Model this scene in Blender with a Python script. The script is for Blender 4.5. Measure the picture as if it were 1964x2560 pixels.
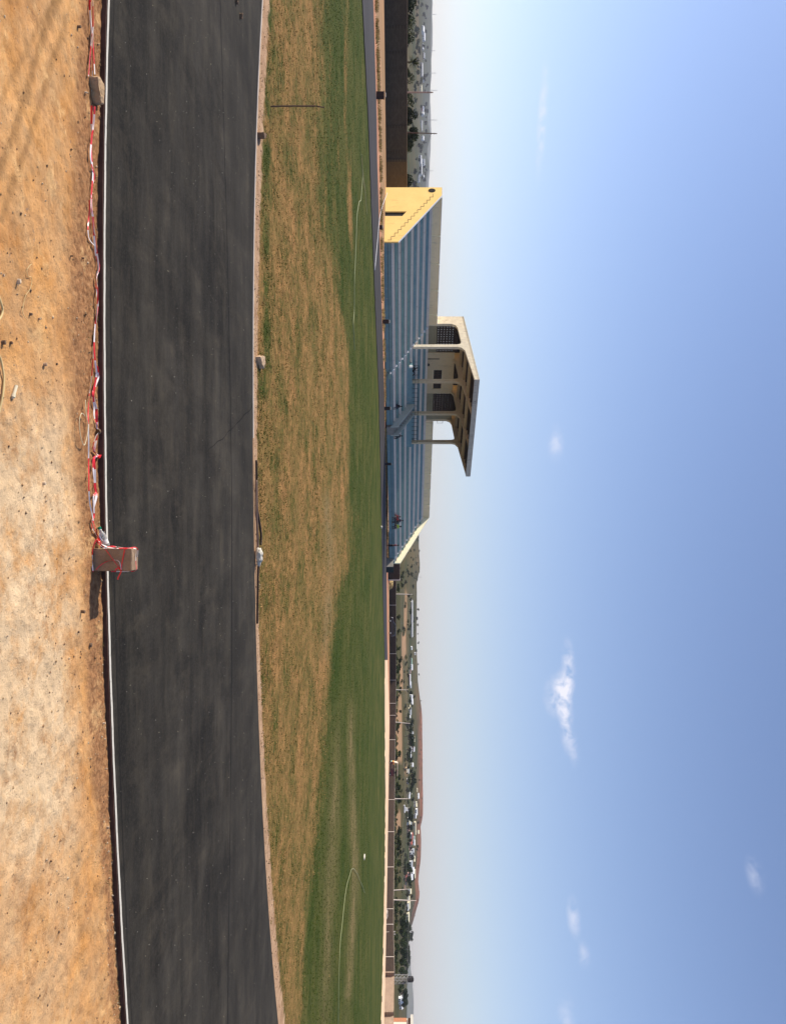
import bpy, bmesh, math, random
import numpy as np
from mathutils import Vector, Matrix, noise
R = math.radians
random.seed(7); rng = np.random.default_rng(7)
for o in list(bpy.data.objects): bpy.data.objects.remove(o)
S = bpy.context.scene
C = S.collection

# ---------------------------------------------------------------- camera (the photograph is turned on its side: image right = up)
CH, F, HX = 2.8, 2000.0, 1006.0
cam = bpy.data.cameras.new('camera'); co = bpy.data.objects.new('camera', cam); C.objects.link(co)
cam.sensor_width = 36; cam.lens = F / 2560 * 36; cam.shift_x = -(HX - 982) / 2560
cam.clip_start = 0.1; cam.clip_end = 40000
m = Matrix(((0, -1, 0, 0), (0, 0, -1, 0), (1, 0, 0, CH), (0, 0, 0, 1)))
co.matrix_world = m
S.camera = co
S.view_settings.view_transform = 'Standard'; S.view_settings.look = 'None'
S.view_settings.exposure = 0.42; S.view_settings.gamma = 1.0

# ---------------------------------------------------------------- sun and sky
trav = Vector((1.0, -0.20, -0.78)).normalized()           # the way the light travels
sun_dir = -trav
sun_el = math.asin(sun_dir.z); sun_az = math.atan2(sun_dir.x, sun_dir.y)
sl = bpy.data.lights.new('sun', 'SUN'); sl.energy = 5.0; sl.angle = R(0.5); sl.color = (1.0, 0.92, 0.79)
so = bpy.data.objects.new('sun', sl); C.objects.link(so)
so.rotation_euler = (-sun_dir).to_track_quat('-Z', 'Y').to_euler()
W = bpy.data.worlds.new('World'); S.world = W; W.use_nodes = True
nt = W.node_tree; N = nt.nodes; L = nt.links; N.clear()
def wn(t, **k):
    n = N.new(t)
    for a, b in k.items(): setattr(n, a, b)
    return n
wo = wn('ShaderNodeOutputWorld'); bg = wn('ShaderNodeBackground'); bg.inputs[1].default_value = 0.115
sky = wn('ShaderNodeTexSky', sky_type='NISHITA', sun_disc=False, sun_elevation=sun_el, sun_rotation=sun_az,
         air_density=1.0, dust_density=0.6, ozone_density=3.0, altitude=0)
tc = wn('ShaderNodeTexCoord')
def pdir(x, y):                                            # sky direction
    return Vector(((y - 1280) / F, 1.0, (x - HX) / F)).normalized()
# small wisps of cloud: soft lobes broken by noise, all in sky directions
nz = wn('ShaderNodeTexNoise'); nz.inputs['Scale'].default_value = 62; nz.inputs['Detail'].default_value = 7
nz.inputs['Roughness'].default_value = 0.62
L.new(tc.outputs['Generated'], nz.inputs['Vector'])
tint = wn('ShaderNodeMix', data_type='RGBA', blend_type='MULTIPLY'); tint.inputs[0].default_value = 1; L.new(sky.outputs[0], tint.inputs[6]); tint.inputs[7].default_value = (1.04, .98, 1.055, 1)
clouds = [(1354, 300, 6, 62, 0.54), (1420, 1672, 9, 38, 0.72), (1410, 1712, 12, 20, 0.72), (1392, 1742, 17, 26, 0.86), (1412, 1775, 10, 26, 0.65), (1416, 1830, 9, 26, 0.58), (1432, 1872, 7, 22, 0.36),
          (1388, 1108, 11, 24, 0.43), (1433, 2295, 8, 22, 0.47), (1458, 2387, 8, 13, 0.43), (1885, 2185, 9, 20, 0.29), (1415, 2545, 10, 22, 0.29)]
acc = None
for (cx, cy, rx, ry, amp) in clouds:
    d = pdir(cx, cy)
    sub = wn('ShaderNodeVectorMath', operation='SUBTRACT'); L.new(tc.outputs['Generated'], sub.inputs[0]); sub.inputs[1].default_value = d
    mul = wn('ShaderNodeVectorMath', operation='MULTIPLY'); L.new(sub.outputs[0], mul.inputs[0])
    mul.inputs[1].default_value = (F / ry * .8, F / ry * .4, F / rx * .8)
    ln = wn('ShaderNodeVectorMath', operation='LENGTH'); L.new(mul.outputs[0], ln.inputs[0])
    mr = wn('ShaderNodeMapRange'); mr.interpolation_type = 'SMOOTHSTEP'
    mr.inputs[1].default_value = 0; mr.inputs[2].default_value = 1.9; mr.inputs[3].default_value = amp; mr.inputs[4].default_value = 0
    L.new(ln.outputs['Value'], mr.inputs[0])
    if acc is None: acc = mr.outputs[0]
    else:
        ad = wn('ShaderNodeMath', operation='ADD'); L.new(acc, ad.inputs[0]); L.new(mr.outputs[0], ad.inputs[1]); acc = ad.outputs[0]
nz.inputs['Distortion'].default_value = .5
nr = wn('ShaderNodeMapRange'); nr.inputs[1].default_value = .36; nr.inputs[2].default_value = .60; L.new(nz.outputs['Fac'], nr.inputs[0])
cm = wn('ShaderNodeMath', operation='MULTIPLY', use_clamp=True); L.new(acc, cm.inputs[0]); L.new(nr.outputs[0], cm.inputs[1])
mixc = wn('ShaderNodeMix', data_type='RGBA'); L.new(cm.outputs[0], mixc.inputs[0]); L.new(tint.outputs[2], mixc.inputs[6])
mixc.inputs[7].default_value = (6.2, 6.2, 6.9, 1)
L.new(mixc.outputs[2], bg.inputs[0]); L.new(bg.outputs[0], wo.inputs[0])

# ---------------------------------------------------------------- terrain and pixel-to-ground helpers
def lerp(a, b, t): return a + (b - a) * t
def interp(t, pts): return float(np.interp(t, [p[0] for p in pts], [p[1] for p in pts]))
def sst(a, b, x):
    t = min(1, max(0, (x - a) / (b - a))); return t * t * (3 - 2 * t)
def gz(X, Y):
    s = sst(32, 100, Y)
    return s * min(.5, max(-.5, .5 - (X + 36) * .0195))
SIL = [(-1500, 1070), (-300, 1078), (0, 1079), (100, 1077), (200, 1076), (285, 1071), (300, 1068), (338, 1077), (352, 1074), (365, 1069), (382, 1068), (420, 1073), (440, 1066), (470, 1065),
       (900, 1050), (1340, 1047), (1395, 1049), (1422, 1050), (1440, 1046), (1455, 1042), (1600, 1040), (1650, 1042), (1700, 1044), (1740, 1049), (1765, 1053), (1790, 1055), (1900, 1056),
       (2045, 1057), (2062, 1051), (2090, 1053), (2150, 1052), (2180, 1048), (2200, 1046), (2235, 1049), (2255, 1047), (2270, 1042), (2290, 1037), (2310, 1031), (2330, 1024), (2420, 1018), (2600, 1016), (4000, 1014)]
YS = [(-1500, 2600), (480, 2600), (1300, 1500), (1500, 1300), (2300, 1100), (4000, 1000)]
def ter(X, Y):
    if Y < 235: return gz(X, Y)
    y = 1280 + F * X / Y
    g = gz(X, Y); x0 = HX + (g - CH) / 235 * F; sil = interp(y, SIL); ys = interp(y, YS)
    if Y <= ys:
        p = ((Y - 235) / (ys - 235)) ** .55
        xi = x0 + (sil - x0) * p
        z = CH + (xi - HX) / F * Y
        return z + .35 * math.sin(X * .031 + Y * .017) * sst(235, 500, Y) * (1 - sst(ys * .8, ys, Y))
    zs = CH + (sil - HX) / F * ys
    return max(-5, zs * (1 - sst(ys, ys + 1400, Y)) - 5 * sst(ys, ys + 1400, Y))
def G(x, y, dz=0.0):
    """where the sight line through a point of the photograph meets the ground"""
    a = (y - 1280) / F; s = (x - HX) / F
    lo = 3.0; Y = lo
    while Y < 6000:
        st = max(.3, Y * .01)
        if CH + s * (Y + st) < ter(a * (Y + st), Y + st) + dz: break
        Y += st
    lo, hi = Y, Y + st
    for _ in range(25):
        mid = (lo + hi) / 2
        if CH + s * mid < ter(a * mid, mid) + dz: hi = mid
        else: lo = mid
    return Vector((a * lo, lo, ter(a * lo, lo)))
def Gf(x, y, z=0.0):                                        # on a flat level z
    Y = F * (CH - z) / (HX - x); return Vector(((y - 1280) / F * Y, Y, z))
SOIL = -0.055

# ---------------------------------------------------------------- materials
MATS = {}
def mat(name, col, rough=.85, var=.25, scale=6.0, col2=None, bump=0.0, bscale=None, detail=6, spec=.08, metal=0, stretch=None, trans=0, space='Object'):
    if name in MATS: return MATS[name]
    M = bpy.data.materials.new(name); M.use_nodes = True
    n = M.node_tree.nodes; l = M.node_tree.links; b = n['Principled BSDF']
    b.inputs['Roughness'].default_value = rough; b.inputs['Metallic'].default_value = metal
    b.inputs['Specular IOR Level'].default_value = spec
    if trans: b.inputs['Transmission Weight'].default_value = trans
    t = n.new('ShaderNodeTexCoord'); v = t.outputs[space]
    if stretch:
        mp = n.new('ShaderNodeMapping'); mp.inputs['Scale'].default_value = stretch; l.new(v, mp.inputs[0]); v = mp.outputs[0]
    z = n.new('ShaderNodeTexNoise'); z.inputs['Scale'].default_value = scale; z.inputs['Detail'].default_value = detail; z.inputs['Roughness'].default_value = .65
    l.new(v, z.inputs['Vector'])
    c2 = col2 or tuple(c * (1 - var) for c in col)
    r = n.new('ShaderNodeValToRGB'); r.color_ramp.elements[0].position = .34; r.color_ramp.elements[1].position = .66
    r.color_ramp.elements[0].color = (*c2, 1); r.color_ramp.elements[1].color = (*col, 1)
    l.new(z.outputs['Fac'], r.inputs[0]); l.new(r.outputs[0], b.inputs['Base Color'])
    if bump:
        z2 = n.new('ShaderNodeTexNoise'); z2.inputs['Scale'].default_value = bscale or scale * 4; z2.inputs['Detail'].default_value = 6
        l.new(v, z2.inputs['Vector'])
        bp = n.new('ShaderNodeBump'); bp.inputs['Strength'].default_value = bump; bp.inputs['Distance'].default_value = .02
        l.new(z2.outputs['Fac'], bp.inputs['Height']); l.new(bp.outputs[0], b.inputs['Normal'])
    MATS[name] = M; return M

class NB:
    """small node-graph helper"""
    def __init__(s, name):
        s.M = bpy.data.materials.new(name); s.M.use_nodes = True; s.n = s.M.node_tree.nodes; s.l = s.M.node_tree.links
        s.b = s.n['Principled BSDF']; s.tc = s.n.new('ShaderNodeTexCoord'); MATS[name] = s.M
        s.b.inputs['Specular IOR Level'].default_value = .04
    def vec(s, sc=(1, 1, 1), src='Object', rot=0):
        m_ = s.n.new('ShaderNodeMapping'); m_.inputs['Scale'].default_value = sc; m_.inputs['Rotation'].default_value = (0, 0, rot)
        s.l.new(s.tc.outputs[src], m_.inputs[0]); return m_.outputs[0]
    def noise(s, vec, scale, detail=6, rough=.6, lo=.35, hi=.65, dist=0):
        z = s.n.new('ShaderNodeTexNoise'); z.inputs['Scale'].default_value = scale; z.inputs['Detail'].default_value = detail
        z.inputs['Roughness'].default_value = rough; z.inputs['Distortion'].default_value = dist; s.l.new(vec, z.inputs['Vector'])
        return s.rng(z.outputs['Fac'], lo, hi)
    def rng(s, v, lo, hi, a=0, b=1):
        r = s.n.new('ShaderNodeMapRange'); r.inputs[1].default_value = lo; r.inputs[2].default_value = hi
        r.inputs[3].default_value = a; r.inputs[4].default_value = b; s.l.new(v, r.inputs[0]); return r.outputs[0]
    def math(s, op, a, b, clamp=False):
        q = s.n.new('ShaderNodeMath'); q.operation = op; q.use_clamp = clamp
        for i, v in enumerate((a, b)):
            if isinstance(v, (int, float)): q.inputs[i].default_value = v
            else: s.l.new(v, q.inputs[i])
        return q.outputs[0]
    def mix(s, f, a, b, blend='MIX'):
        q = s.n.new('ShaderNodeMix'); q.data_type = 'RGBA'; q.blend_type = blend
        if isinstance(f, (int, float)): q.inputs[0].default_value = f
        else: s.l.new(f, q.inputs[0])
        for i, v in ((6, a), (7, b)):
            if isinstance(v, tuple): q.inputs[i].default_value = (*v, 1)
            else: s.l.new(v, q.inputs[i])
        return q.outputs[2]
    def attr(s, name):
        a = s.n.new('ShaderNodeAttribute'); a.attribute_name = name; return a
    def bump(s, h, st, dist=.02):
        p = s.n.new('ShaderNodeBump'); p.inputs['Strength'].default_value = st; p.inputs['Distance'].default_value = dist
        s.l.new(h, p.inputs['Height']); s.l.new(p.outputs[0], s.b.inputs['Normal'])
    def done(s, col, rough=.9):
        s.l.new(col, s.b.inputs['Base Color']); s.b.inputs['Roughness'].default_value = rough; return s.M

def m_soil():
    q = NB('soil'); v = q.vec()
    vs = q.vec((.8, .8, 1), rot=.12); vd = q.vec((.8, 2.6, 1), rot=-.75)
    at = q.attr('cover'); sep = q.n.new('ShaderNodeSeparateColor'); q.l.new(at.outputs['Color'], sep.inputs[0])
    pale, red, rut = sep.outputs[0], sep.outputs[1], sep.outputs[2]
    base = q.mix(q.noise(v, 1.4, 8, .7), (.40, .175, .052), (.66, .325, .105))
    base = q.mix(q.noise(vs, 3.2, 8, .7, .45, .7), base, (.47, .27, .12))
    pf = q.math('MULTIPLY', pale, q.noise(vs, 2.2, 9, .72, .33, .55), True)
    base = q.mix(pf, base, q.mix(q.noise(vs, 5, 6, .7, .25, .55), (.78, .57, .345), (.62, .44, .26)))
    rf = q.math('MULTIPLY', red, q.noise(v, 5, 7, .7, .10, .42), True)
    base = q.mix(rf, base, q.mix(q.noise(v, 22, 5), (.22, .10, .045), (.42, .22, .10)))
    base = q.mix(q.math('MULTIPLY', rut, .85), base, (.29, .155, .062))
    base = q.mix(q.noise(v, 42, 4, .7, .60, .72), base, (.20, .11, .06))
    base = q.mix(q.noise(v, 3.2, 9, .75, .56, .70), base, (.34, .17, .075))
    base = q.mix(q.noise(q.vec((1, 1, 1), rot=1), 2.0, 9, .75, .56, .72), base, (.76, .48, .22))
    base = q.mix(q.noise(v, 11, 6, .75, .62, .74), base, (.24, .17, .12))
    hh = q.math('ADD', q.noise(v, 34, 8, .75, 0, 1), q.math('MULTIPLY', q.noise(vs, 9, 6, .6, 0, 1), 1.6))
    q.bump(hh, .6, .03)
    return q.done(base, .95)
def m_track():
    q = NB('asphalt'); v = q.vec(); vs = q.vec((.3, .8, 1), rot=.10); vf = q.vec((.4, 1.1, 1), rot=.06)
    base = q.mix(q.noise(vs, 1.3, 8, .65, .35, .68), (.016, .0147, .0125), (.056, .049, .040))
    base = q.mix(q.noise(vf, 4, 9, .78, .5, .72), base, (.072, .058, .040))
    base = q.mix(q.noise(vs, 2.6, 8, .75, .52, .72), base, (.012, .011, .010))
    base = q.mix(q.noise(v, 150, 3, .6, .63, .72), base, (.10, .088, .07))
    base = q.mix(q.noise(v, 230, 2, .5, .42, .36), base, (.012, .012, .012))
    base = q.mix(q.noise(q.vec((.45, .7, 1)), .8, 6, .6, .40, .68), base, q.mix(.38, base, (.095, .084, .068)))
    base = q.mix(q.noise(q.vec((.6, .5, 1), rot=.4), 1.6, 7, .65, .50, .64), base, q.mix(.5, base, (.010, .0095, .009)))
    base = q.mix(q.noise(q.vec((1.0, .28, 1), rot=.18), 1.5, 7, .62, .46, .62), base, q.mix(.42, base, (.010, .0092, .0082)))
    base = q.mix(q.noise(q.vec((1.2, .4, 1), rot=-.3), 2.4, 7, .7, .52, .68), base, q.mix(.26, base, (.11, .090, .064)))
    ac = q.attr('across').outputs['Fac']
    base = q.mix(q.noise(q.vec((.16, .9, 1), rot=.05), 1.3, 7, .65, .42, .66), base, q.mix(.62, base, (.009, .0085, .008)))
    base = q.mix(q.noise(q.vec((.25, 1.0, 1), rot=-.18), 2.2, 8, .72, .50, .72), base, q.mix(.42, base, (.080, .068, .050)))
    base = q.mix(q.noise(q.vec((1.0, 1.0, 1)), 26, 6, .85, .50, .70), base, q.mix(.5, base, (.085, .074, .056)))
    wv = q.math('ADD', ac, q.math('MULTIPLY', q.noise(v, 1.5, 4, .5, 0, 1), .06))
    s1 = q.rng(q.math('ABSOLUTE', q.math('SUBTRACT', wv, 5.62), 0), .012, .03, 1, 0)
    s2 = q.rng(q.math('ABSOLUTE', q.math('SUBTRACT', wv, .24), 0), .01, .03, .7, 0)
    base = q.mix(q.math('MAXIMUM', s1, s2), base, (.012, .011, .011))
    lighter = q.rng(ac, 5.6, 5.66, 0, .22)
    base = q.mix(lighter, base, (.052, .046, .038))
    q.bump(q.noise(v, 120, 5, .8, 0, 1), .6, .012)
    return q.done(base, .82)
def m_grass():
    q = NB('infield_grass'); v = q.vec((1, .55, 1)); vs = q.vec((.30, .26, 1)); vw = q.vec((.10, .12, 1))
    at = q.attr('cover'); sep = q.n.new('ShaderNodeSeparateColor'); q.l.new(at.outputs['Color'], sep.inputs[0])
    g, dirt, br = sep.outputs
    dry = q.mix(q.noise(v, 3.2, 8, .75), (.20, .108, .040), (.44, .235, .088))
    grn = q.mix(q.noise(v, 2.2, 8, .75), (.030, .050, .008), (.078, .100, .018))
    grn = q.mix(q.noise(q.vec((.8, .5, 1)), 9, 5, .8, .42, .62), q.mix(.55, grn, (.016, .028, .005)), grn)
    grn = q.mix(q.noise(vw, 1.1, 8, .7, .56, .78), grn, (.16, .13, .04))
    patch = q.math('ADD', q.math('ADD', q.math('MULTIPLY', g, 1.45), q.math('MULTIPLY', q.noise(vs, 2.0, 10, .75, .25, .75), .85)), -.90)
    patch = q.math('ADD', patch, q.math('MULTIPLY', q.noise(q.vec((.75, .95, 1)), 7.5, 6, .8, .25, .75), .86), True)
    base = q.mix(q.rng(patch, .22, .70), dry, grn)
    base = q.mix(q.math('MULTIPLY', q.noise(q.vec((.25, .22, 1)), 1.0, 8, .7, .40, .66), .5), base, (.135, .115, .035))
    base = q.mix(q.math('MULTIPLY', br, q.noise(vs, 1.6, 6, .7, .3, .6), True), base, (.24, .17, .08))
    base = q.mix(q.rng(q.math('ADD', dirt, q.math('MULTIPLY', q.noise(v, 5, 6, .7, .2, .8), .7)), .85, 1.1), base,
                 q.mix(q.noise(v, 2.5, 8, .7), (.36, .215, .125), (.52, .34, .21)))
    q.bump(q.noise(v, 14, 8, .8, 0, 1), .8, .06)
    return q.done(base, .95)
def m_land():
    q = NB('countryside'); v = q.vec((1, .16, 1)); vs = q.vec((.8, .10, 1))
    at = q.attr('cover'); sep = q.n.new('ShaderNodeSeparateColor'); q.l.new(at.outputs['Color'], sep.inputs[0])
    red, near, far = sep.outputs
    base = q.mix(q.noise(vs, .012, 9, .7, .38, .62), (.030, .040, .013), (.115, .085, .036))
    base = q.mix(q.noise(v, .035, 8, .7, .55, .68), base, (.04, .055, .022))
    base = q.mix(q.noise(vs, .02, 8, .6, .60, .70), base, (.26, .15, .08))
    base = q.mix(q.math('MULTIPLY', red, q.noise(v, .06, 8, .75, .36, .5), True), base, q.mix(q.noise(v, .12, 7, .75), (.10, .06, .035), (.33, .125, .07)))
    base = q.mix(near, base, q.mix(q.noise(v, .4, 8, .7), (.22, .15, .08), (.42, .24, .13)))
    base = q.mix(q.math('MULTIPLY', far, .85), base, q.mix(q.noise(v, .006, 6), (.05, .065, .05), (.085, .09, .06)))
    return q.done(base, .95)
def m_brick(name, c1, c2, mortar, sc=1.0, row=.2, bw=.4, bump=.4, off=(0, 0)):
    q = NB(name); v = q.tc.outputs['Object']
    geo = q.n.new('ShaderNodeNewGeometry')
    # bricks laid along the wall: U = distance along the wall stored per vertex, V = height
    ua = q.attr('along').outputs['Fac']; sp = q.n.new('ShaderNodeSeparateXYZ'); q.l.new(v, sp.inputs[0])
    cb = q.n.new('ShaderNodeCombineXYZ'); q.l.new(ua, cb.inputs[0]); q.l.new(sp.outputs[2], cb.inputs[1])
    b = q.n.new('ShaderNodeTexBrick'); q.l.new(cb.outputs[0], b.inputs['Vector'])
    b.inputs['Color1'].default_value = (*c1, 1); b.inputs['Color2'].default_value = (*c2, 1); b.inputs['Mortar'].default_value = (*mortar, 1)
    b.inputs['Scale'].default_value = sc; b.inputs['Row Height'].default_value = row; b.inputs['Brick Width'].default_value = bw
    b.inputs['Mortar Size'].default_value = .012; b.inputs['Bias'].default_value = 0
    n1 = q.noise(v, .6, 8, .7, .3, .7)
    col = q.mix(q.math('MULTIPLY', n1, .5), b.outputs['Color'], tuple(c * .55 for c in c2))
    return q.done(col, .92)
def m_vcol(name, rough=.9, noisesc=3):
    q = NB(name); at = q.attr('tint')
    col = q.mix(q.noise(q.tc.outputs['Object'], noisesc, 4, .7, .3, .7), at.outputs['Color'], q.mix(.35, at.outputs['Color'], (.02, .03, .008)))
    return q.done(col, rough)
def m_stain(name, c1, c2, stain, sc=1.2):
    q = NB(name); v = q.vec(); vz = q.vec((1, 1, .25))
    base = q.mix(q.noise(v, sc, 8, .7), c2, c1)
    base = q.mix(q.noise(vz, sc * 3.2, 8, .75, .56, .70), base, stain)
    q.bump(q.noise(v, 18, 5, .7, 0, 1), .25, .02)
    return q.done(base, .88)

# ---------------------------------------------------------------- mesh builder
class MB:
    def __init__(s): s.v = []; s.f = []; s.al = None
    def add(s, vs, fs):
        o = len(s.v); s.v += [tuple(p) for p in vs]; s.f += [tuple(i + o for i in f) for f in fs]; return s
    def box(s, a, b):
        x0, y0, z0 = a; x1, y1, z1 = b
        if x0 > x1: x0, x1 = x1, x0
        if y0 > y1: y0, y1 = y1, y0
        if z0 > z1: z0, z1 = z1, z0
        return s.add([(x0, y0, z0), (x1, y0, z0), (x1, y1, z0), (x0, y1, z0), (x0, y0, z1), (x1, y0, z1), (x1, y1, z1), (x0, y1, z1)],
                     [(3, 2, 1, 0), (4, 5, 6, 7), (0, 1, 5, 4), (1, 2, 6, 5), (2, 3, 7, 6), (3, 0, 4, 7)])
    def prism(s, poly, e):
        """poly: list of 3-D points (one flat outline), swept by vector e"""
        n = len(poly); P = [Vector(p) for p in poly]; Q = [p + Vector(e) for p in P]
        nrm = sum((P[i].cross(P[(i + 1) % n]) for i in range(n)), Vector())
        fl = nrm.dot(Vector(e)) > 0
        fs = [tuple(range(n))[::-1] if fl else tuple(range(n)), tuple(range(n, 2 * n)) if fl else tuple(range(n, 2 * n))[::-1]]
        for i in range(n):
            j = (i + 1) % n
            fs.append((i, j, n + j, n + i) if fl else (j, i, n + i, n + j))
        return s.add(P + Q, fs)
    def tube(s, pts, r, k=6, cap=True):
        P = [Vector(p) for p in pts]; n = len(P); rr = r if isinstance(r, (list, tuple)) else [r] * n
        vs = []; up = Vector((0, 0, 1))
        for i, p in enumerate(P):
            d = (P[min(i + 1, n - 1)] - P[max(i - 1, 0)])
            d = d.normalized() if d.length > 1e-9 else Vector((1, 0, 0))
            a = d.cross(up)
            if a.length < .05: a = d.cross(Vector((1, 0, 0)))
            a.normalize(); b = a.cross(d)
            for j in range(k):
                t = 2 * math.pi * j / k; vs.append(p + (a * math.cos(t) + b * math.sin(t)) * rr[i])
        fs = [(i * k + j, i * k + (j + 1) % k, (i + 1) * k + (j + 1) % k, (i + 1) * k + j) for i in range(n - 1) for j in range(k)]
        if cap: fs += [tuple(range(k))[::-1], tuple(range((n - 1) * k, n * k))]
        return s.add(vs, fs)
    def lathe(s, prof, c, axis='z', k=14):
        """prof: (radius, height)"""
        vs = []; c = Vector(c)
        for (r, h) in prof:
            for j in range(k):
                t = 2 * math.pi * j / k; a, b = r * math.cos(t), r * math.sin(t)
                vs.append(c + (Vector((a, b, h)) if axis == 'z' else Vector((h, a, b)) if axis == 'x' else Vector((a, h, b))))
        n = len(prof)
        fs = [(i * k + j, i * k + (j + 1) % k, (i + 1) * k + (j + 1) % k, (i + 1) * k + j) for i in range(n - 1) for j in range(k)]
        fs += [tuple(range(k))[::-1], tuple(range((n - 1) * k, n * k))]
        return s.add(vs, fs)
    def build(s, name, M, parent=None, smooth=False, bevel=0, fix=True):
        me = bpy.data.meshes.new(name); me.from_pydata(s.v, [], s.f); me.update()
        if fix:
            bm = bmesh.new(); bm.from_mesh(me); bmesh.ops.recalc_face_normals(bm, faces=bm.faces); bm.to_mesh(me); bm.free()
        if M: me.materials.append(M)
        if smooth: me.polygons.foreach_set('use_smooth', [True] * len(me.polygons))
        o = bpy.data.objects.new(name, me); C.objects.link(o)
        if parent: o.parent = parent
        if bevel:
            b = o.modifiers.new('bevel', 'BEVEL'); b.width = bevel; b.segments = 2; b.limit_method = 'ANGLE'
        return o
def empty(name, loc=(0, 0, 0), rz=0):
    o = bpy.data.objects.new(name, None); C.objects.link(o); o.location = loc; o.rotation_euler = (0, 0, rz); o.empty_display_size = .2; return o
def tag(o, label=None, cat=None, group=None, kind=None):
    if label: o['label'] = label
    if cat: o['category'] = cat
    if group: o['group'] = group
    if kind: o['kind'] = kind
    return o
KIDS = {}
def copy_tree(o):
    c = o.copy(); C.objects.link(c)
    for ch in [k for k in bpy.data.objects if k.parent == o]:
        d = ch.copy(); C.objects.link(d); d.parent = c
    return c
def vattr(me, name, vals, typ='FLOAT'):
    a = me.attributes.new(name, typ, 'POINT')
    if typ == 'FLOAT': a.data.foreach_set('value', np.asarray(vals, dtype=np.float32).ravel())
    else: a.data.foreach_set('color', np.asarray(vals, dtype=np.float32).ravel())

# ---------------------------------------------------------------- ground sheets
YV = list(range(-60, 2640, 15))
E1 = [(0, 268.7), (257, 262.3), (514, 258.7), (771, 258.5), (1107, 259.7), (1279, 263), (1493, 268), (1700, 273.5), (1971, 285), (2243, 296.8), (2537, 315)]
E3 = [(0, 654.5), (257, 645), (514, 633.5), (771, 630.5), (1107, 633.5), (1364, 637.4), (1621, 640), (1700, 641.5), (1971, 654.6), (2243, 669.5), (2537, 693.5)]
def smooth_interp(pts, ys, deg=4):
    a = np.array(pts, float); c = np.polyfit((a[:, 0] - 1280) / 1280, a[:, 1], deg); return np.polyval(c, (np.array(ys) - 1280) / 1280)
def extend(P, n=14, step=1.0):
    d0 = (P[0] - P[3]).normalized(); d1 = (P[-1] - P[-4]).normalized()
    a = [P[0] + d0 * step * (1.45 ** i) for i in range(n, 0, -1)]
    b = [P[-1] + d1 * step * (1.45 ** i) for i in range(1, n + 1)]
    return a + P + b
x1 = smooth_interp(E1, YV); x3 = smooth_interp(E3, YV)
B1 = extend([Gf(a, y) for a, y in zip(x1, YV)], 12, .6)
B3 = extend([Gf(a, y) for a, y in zip(x3, YV)], 12, 1.0)
NB1 = len(B1)
def strip(name, A, B, nv, M, dz=0, zf=None, side=None, kind='structure', cover=None, warp=None):
    vs = []; ac = []; n = len(A)
    for i in range(n):
        for j in range(nv + 1):
            t = j / nv
            if warp: t = warp(t)
            p = A[i].lerp(B[i], t); z = (zf(p.x, p.y) if zf else 0) + dz
            vs.append((p.x, p.y, z)); ac.append((p - A[i]).length)
    fs = [(i * (nv + 1) + j, (i + 1) * (nv + 1) + j, (i + 1) * (nv + 1) + j + 1, i * (nv + 1) + j + 1) for i in range(n - 1) for j in range(nv)]
    if side:                                               # a vertical edge on the near side
        o = len(vs); vs += [(A[i].x, A[i].y, vs[i * (nv + 1)][2] - side) for i in range(n)]; ac += [0] * n
        fs += [(i * (nv + 1), o + i, o + i + 1, (i + 1) * (nv + 1)) for i in range(n - 1)]
    mb = MB(); mb.v = vs; mb.f = fs
    ob = mb.build(name, M, fix=False); vattr(ob.data, 'across', ac)
    if cover: vattr(ob.data, 'cover', [c for p in vs for c in (*cover(p), 1)], 'FLOAT_COLOR')
    tag(ob, kind=kind); return ob
trk = strip('running_track', B1, B3, 24, m_track(), 0, side=.09)
# white painted line along the kerb, worn in places
q = NB('white_line_paint'); wl_col = q.mix(q.noise(q.vec((3, 9, 1)), 6, 8, .75, .56, .66), (.56, .52, .45), (.16, .14, .12))
M_line = q.done(wl_col, .7)
def offs(P, d):
    out = []
    for i, p in enumerate(P):
        t = (P[min(i + 1, len(P) - 1)] - P[max(i - 1, 0)]).normalized(); nrm = Vector((-t.y, t.x, 0)); out.append(p + nrm * d)
    return out
wv = [.0015 * math.sin(i * 1.7) + .002 * math.sin(i * .43) for i in range(NB1)]
la = [p + Vector((0, w, 0)) for p, w in zip(offs(B1, .006), wv)]; lb = [p + Vector((0, w * 1.3, 0)) for p, w in zip(offs(B1, .050), wv)]
strip('white_line', la, lb, 2, M_line, .004)
# thin concrete lip on the far edge of the track, on the left half only
k0, k1 = 4, 12 + int((1120 + 60) / 15)
fl = strip('track_edging', offs(B3, -.02)[k0:k1], offs(B3, .05)[k0:k1], 1, mat('pale_concrete', (.62, .52, .43), var=.3, scale=3), .012, side=.08)

# infield
EB5 = [(-60, 905), (0, 905), (100, 910), (300, 920), (353, 922), (600, 931), (780, 938), (972, 946), (1150, 950.5), (1340, 954), (1500, 957), (1600, 960), (1660, 961.5), (1760, 961), (2000, 963), (2200, 961), (2400, 957), (2560, 952.5), (2640, 949)]
EB6 = [(-60, 929), (0, 932), (60, 934), (300, 940.7), (400, 942), (560, 946.8), (640, 949), (972, 959.5), (1200, 963.5), (1500, 966.3), (1590, 967), (1680, 969), (1800, 972.5), (2000, 970), (2200, 967), (2400, 963), (2560, 959.5), (2640, 957)]
def gs(tbl, ys, wob=0):
    out = []
    for y in ys:
        x = interp(y, tbl) + (wob * (noise.noise(Vector((y * .05, 3, 0)))) if wob else 0)
        out.append(G(x, y))
    return out
B5 = extend(gs(EB5, YV, .9), 12, 4.0); B6 = extend(gs(EB6, YV), 12, 4.0)
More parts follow.
